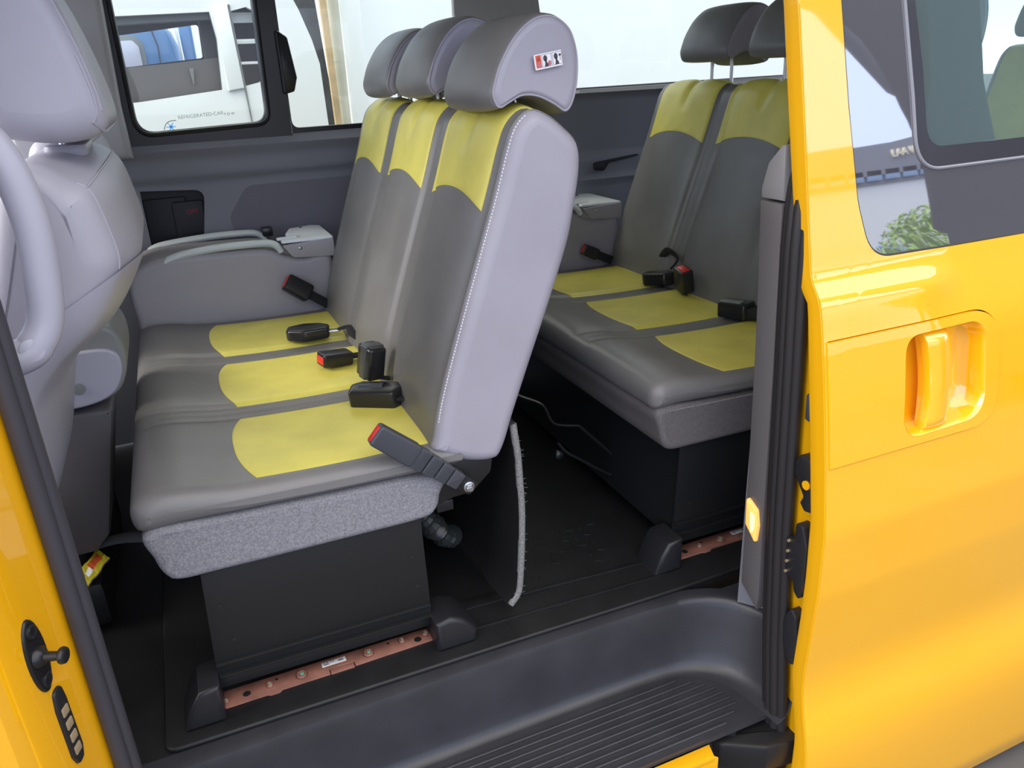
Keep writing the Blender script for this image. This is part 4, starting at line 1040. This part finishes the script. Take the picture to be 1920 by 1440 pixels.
# ------------------------------------------------------------------ outside, far side
mb = MB(); mb.box((-60, -60, -.72), (60, 60, -.62)); struct(mb.build('ground', M['concrete'], None))
truck = thing('white_truck', 'white truck cab parked outside the sliding window', 'truck', (-.1, 4, -.62))
def sh(name, m, y, th, outline, holes=(), parent=truck, bev=None):
    b = MB(); sheet(b, outline, holes, lambda u, v, d: (u, y+d, v), th, 0, 0); return b.build(name, m, parent)
cab = [(-1.4, -.2), (.872, -.2), (.872, 1.0), (.866, 1.33), (.84, 1.45), (.79, 1.60), (.70, 1.80), (-1.4, 1.95)]
winA = [(-1.0, 1.185), (-.08, 1.185), (.345, 1.222), (.36, 1.48), (.349, 1.585), (-.09, 1.545), (-1.0, 1.50)]
winA = [(-1.0, 1.150), (-.08, 1.182), (.335, 1.222), (.350, 1.47), (.335, 1.598), (-.09, 1.585), (-1.0, 1.56)]
winB = [(.455, 1.235), (.53, 1.25), (.56, 1.27), (.555, 1.60), (.52, 1.618), (.432, 1.598)]
sh('cab_side', M['white_paint'], 3.2, .05, cab, [winA, winB])
sh('cab_side_far', M['grey_dark'], 4.75, .05, cab, [rpoly([(-.9, 1.36, .02), (-.118, 1.385, .0), (.354, 1.425, .02), (.362, 1.638, .02), (-.12, 1.585, 0), (-.9, 1.55, .02)])])
b = MB(); b.prism(cab, 'y', 3.25, 4.75, 0); 
truck_shell = MB()
for a, c in zip(cab[1:], cab[2:]+cab[:1]):
    if a == (-1.4, 1.95): continue
    truck_shell.prism([(a[0], a[1]), (c[0], c[1]), (c[0]-.02, c[1]-.02), (a[0]-.02, a[1]-.02)], 'y', 3.22, 4.78, 0)
truck_shell.build('cab_shell', M['white_paint'], truck)
b = MB(); b.box((-1.0, 4.3, .6), (.42, 4.7, 1.2), .05); lab(b.build('dark_interior', M['grey_dark'], truck), 'dark cab interior')
b = MB(); b.prism([(-1.0, 1.60), (.36, 1.62), (.36, 1.568), (-.09, 1.548), (-1.0, 1.52)], 'y', 3.26, 3.34, .005); lab(b.build('headlining', M['grey_mid'], truck), 'grey headlining')
b = MB(); b.prism([(.288, 1.25), (.288, 1.60), (.37, 1.62), (.37, 1.25)], 'y', 3.4, 3.5, .01); lab(b.build('pillar_trim', M['grey_dark'], truck), 'dark trim beside the cab window')
b = MB(); b.prism([(-1.0, 1.05), (-1.0, 1.32), (-.09, 1.352), (.10, 1.363), (.36, 1.385), (.36, 1.10)], 'y', 3.30, 3.36, .005); lab(b.build('door_trim', mat('cab_door_trim', (.10, .092, .096), .6), truck), 'dark inner door trim')
b = MB(); b.prism([(.190, 1.335), (.215, 1.335), (.204, 1.255), (.198, 1.255)], 'y', 3.28, 3.298, .002); lab(b.build('seat_belt', M['grey_mid'], truck), 'grey belt end')
b = MB(); b.prism([(.345, 1.61), (.365, 1.215), (.445, 1.225), (.428, 1.625)], 'y', 3.17, 3.215, .01); b.build('door_pillar', M['white_paint'], truck)
b = MB(); b.prism([(.43, 1.63), (.447, 1.23), (.456, 1.04), (.461, 1.04), (.456, 1.23), (.440, 1.63)], 'y', 3.19, 3.205, 0); lab(b.build('door_gap', M['grey_mid'], truck), 'grey gap line')
b = MB()
for z0, z1 in ((1.445, 1.468), (1.343, 1.357)): b.box((.43, 3.26, z0), (.56, 3.30, z1), .002)
b.box((.43, 3.3, 1.55), (.56, 3.34, 1.60)); lab(b.build('window_bar', M['white_paint'], truck), 'white bars across small window')
b = MB(); b.box((.425, 3.5, 1.2), (.60, 3.55, 1.63)); lab(b.build('window_backing', M['grey_dark'], truck), 'dark inside of small window')
for x in (-.9, .45):
    b = MB(); b.lathe([(.0, 0), (.2, 0), (.40, .0), (.42, .03), (.42, .2), (.40, .23), (0, .23)], (x, 3.25, -.20), (0, 1, 0), 28); b.build('wheel', M['tyre'], truck)
blue = thing('blue_truck', 'blue truck seen through the cab windows of the white truck', 'truck', (-.3, 7, -.62))
def shb(name, m, y, th, outline, holes=()):
    b = MB(); sheet(b, outline, holes, lambda u, v, d: (u, y+d, v), th, 0, 0); return b.build(name, m, blue)
bh = rpoly([(-.9, 1.35, .02), (-.052, 1.40, .02), (-.055, 1.60, .05), (-.10, 1.655, .04), (-.9, 1.62, .02)])
b = MB(); b.prism([(-2.2, -.2), (.30, -.2), (.302, 1.40), (.285, 1.60), (.245, 1.72), (.18, 1.80), (-2.2, 1.80)], 'y', 7.0, 8.6, .08, seg=4); b.build('cab_body', M['blue_paint'], blue)
b = MB(); b.prism(rpoly([(-.9, 1.32, .02), (-.01, 1.36, .02), (-.015, 1.63, .06), (-.07, 1.70, .05), (-.9, 1.66, .02)]), 'y', 6.975, 7.01, .004); b.build('window_surround', mat('window_grey', (.17, .20, .22), .5), blue)
b = MB(); b.prism(bh, 'y', 6.955, 6.99, .004); lab(b.build('side_window', mat('pale_window', (.50, .52, .66), .15), blue), 'pale side window')
b = MB(); b.prism([(.095, 1.38), (.105, 1.60), (.07, 1.76), (.078, 1.76), (.113, 1.60), (.103, 1.38)], 'y', 6.985, 7.005, 0); lab(b.build('door_gap', M['grey_dark'], blue), 'dark door gap')
b = MB(); b.box((.335, 7.6, .2), (.46, 8.8, 2.1), .02); b.build('cargo_front', M['blue_paint'], blue)
b = MB(); b.cyl((.315, 7.1, 1.2), (.300, 7.1, 1.9), .012, 10); b.build('exhaust_stack', M['white_paint'], blue)
for x in (-1.6, -.3):
    b = MB(); b.lathe([(0, 0), (.42, 0), (.42, .25), (0, .25)], (x, 7.05, -.20), (0, 1, 0), 28); b.build('wheel', M['tyre'], blue)
# white wall, board and pipe behind
mb = MB(); mb.box((-4, 9.5, -.62), (.9, 9.7, 4.5)); mb.box((1.62, 6.2, -.62), (9, 6.4, 5.0)); struct(mb.build('wall_outside', M['white_wall'], None))
mb = MB(); mb.box((1.56, 5.75, -.62), (1.75, 6.2, 4.5), .02); struct(mb.build('pillar_outside', M['white_wall'], None))
mb = MB(); mb.prism([(1.375, -.62), (1.425, -.62), (1.392, 2.6), (1.335, 2.6)], 'y', 5.45, 5.5, .004); tag(mb.build('timber_board', M['wood'], None, loc=(1.39, 5.5, .9)), 'narrow tan timber board leaning outside beside the beige pipe', 'board')
mb = MB(); mb.tube([(1.455, 5.65, -.62), (1.485, 5.65, 2.8)], .062, 20); mb.tube([(1.4715, 5.65, 1.38), (1.4717, 5.65, 1.40)], .0635, 20); tag(mb.build('beige_pipe', M['pipe'], None, smooth=50, loc=(1.47, 5.65, 1)), 'thick beige pipe standing outside against the white wall', 'pipe')
mb = MB(); mb.prism([(1.15, -.62), (1.54, -.62), (1.455, .88), (1.398, 1.84), (1.33, 3.0), (1.0, 3.0)], 'y', 5.9, 6.1, .01); tag(mb.build('steel_post', mat('dark_post', (.07, .07, .08), .4, var=.3, vscale=9), None, loc=(1.25, 6, 1)), 'dark grey post outside between the white truck and the tan board', 'post')

# ------------------------------------------------------------------ across the street (seen in the door glass)
b_ = thing('street_building', 'grey and white building mirrored in the sliding door glass', 'building', (18, -16, -.62))
mb = MB(); mb.prism([(6, 3.62), (26, 3.84), (26, 5.02), (6, 4.09)], 'y', -20, -14, 0); mb.build('upper_storey', M['bld_grey'], b_)
mb = MB(); mb.prism([(6, -.62), (26, -.62), (26, 3.83), (6, 3.60)], 'y', -19.8, -14.15, 0); mb.build('lower_storey', M['bld_white'], b_)
mb = MB(); mb.prism([(6, 3.42), (26, 3.63), (26, 4.00), (6, 3.70)], 'y', -19, -14.08, 0); mb.build('window_band', M['bld_grey'], b_)
for k in range(12):
    mb = MB(); x = 13+k*.62; z = 3.50+(x-6)*.0105; mb.box((x, -14.05, z), (x+.5, -14.0, z+.26), .005); mb.build('window', M['bld_glass'], b_)
for k in range(3):
    mb = MB(); x = 15.9+k*.55; mb.box((x, -14.1, 1.72), (x+.42, -14.04, 1.98), .01); mb.build('window', M['bld_glass'], b_)
lab(text('sign_lettering', 'LAA WOO', .30, M['sign'], b_, (17.02-18, 16-13.97, 4.14+.62), (PI/2, math.radians(-3), 0), .03), 'cream sign letters')
# tree
tree = thing('street_tree', 'leafy green tree mirrored in the lower corner of the door glass', 'tree', (15.2, -12, -.62))
mb = MB(); mb.tube([(15.2, -12, -.62), (15.15, -12.05, 1.0), (15.25, -12, 1.9)], [.14, .11, .05], 10); mb.build('trunk', M['bark'], tree)
mb = MB(); rr = random.Random(21)
for k in range(3600):
    th = rr.uniform(0, 2*PI); cz_ = rr.uniform(-1, 1); rad = rr.random()**.4
    p = Vector((15.45+1.15*rad*math.cos(th)*math.sqrt(1-cz_**2), -12+1.1*rad*math.sin(th)*math.sqrt(1-cz_**2), 1.62+.95*rad*cz_))
    a = Vector((rr.uniform(-1, 1), rr.uniform(-1, 1), rr.uniform(-.6, .6))).normalized()*.085; c = a.cross(Vector((rr.uniform(-1, 1), rr.uniform(-1, 1), 1))).normalized()*.035
    mb.add([p-a, p-c*1, p+a, p+c], [(0, 1, 2, 3)])
mb.build('crown', M['leaf'], tree, recalc=False)
# dark bus parked across the lane, mirrored to the right of the building
bus = thing('parked_bus', 'dark parked bus mirrored as the shaded part of the door glass', 'bus', (8, -4.5, -.62))
bp = [(5.855, -.35), (5.855, 1.30), (5.86, 1.50), (5.855, 1.90), (5.80, 2.23), (5.70, 2.55), (5.58, 2.80), (5.46, 2.98), (5.34, 3.10), (5.20, 3.20), (5.05, 3.29), (4.85, 3.38), (4.75, 3.50), (4.75, 3.95), (13.5, 4.15), (13.5, -.35)]
mb = MB(); n = len(bp); vs = [(x, -4.0, z) for x, z in bp]+[(x+(3.6 if x < 10 else 0), -6.4, z) for x, z in bp]
mb.add(vs, [tuple(range(n)), tuple(range(2*n-1, n-1, -1))]+[(i, (i+1) % n, n+(i+1) % n, n+i) for i in range(n)]); mb.build('bus_body', M['bus'], bus, smooth=30)
for x in (7.2, 11.5):
    b = MB(); b.lathe([(0, 0), (.48, 0), (.48, .3), (0, .3)], (x, -3.98, -.14), (0, -1, 0), 28); b.build('wheel', M['tyre'], bus)

# ------------------------------------------------------------------ light
wd = bpy.data.worlds.new('sky'); SC.world = wd; wd.use_nodes = True
nt = wd.node_tree; bg = nt.nodes['Background']
tc = nt.nodes.new('ShaderNodeTexCoord'); sx = nt.nodes.new('ShaderNodeSeparateXYZ'); rp = nt.nodes.new('ShaderNodeValToRGB')
nt.links.new(tc.outputs['Generated'], sx.inputs[0]); nt.links.new(sx.outputs['Z'], rp.inputs['Fac']); nt.links.new(rp.outputs['Color'], bg.inputs['Color'])
e = rp.color_ramp.elements
e[0].position = 0.; e[0].color = (.86, .90, 1., 1)
e[1].position = 1.; e[1].color = (1., .96, .92, 1)
x = e.new(.10); x.color = (.58, .68, 1., 1)
x = e.new(.34); x.color = (.62, .73, 1., 1); x = e.new(.55); x.color = (1., .95, .90, 1)
bg.inputs['Strength'].default_value = 2.15
sun = bpy.data.lights.new('sun', 'SUN'); sun.energy = 3.2; sun.angle = math.radians(40); sun.color = (1, .95, .86)
so = bpy.data.objects.new('sun', sun); COL.objects.link(so)
d = Vector((.9, -.10, -.50)); so.rotation_euler = d.to_track_quat('-Z', 'Y').to_euler()
SC.view_settings.view_transform = 'Standard'; SC.view_settings.look = 'None'; SC.view_settings.gamma = 1; SC.view_settings.use_curve_mapping = False
SC.view_settings.exposure = 0.30
for o in ALL:
    for k in ('_w', '_o'):
        if k in o: del o[k]
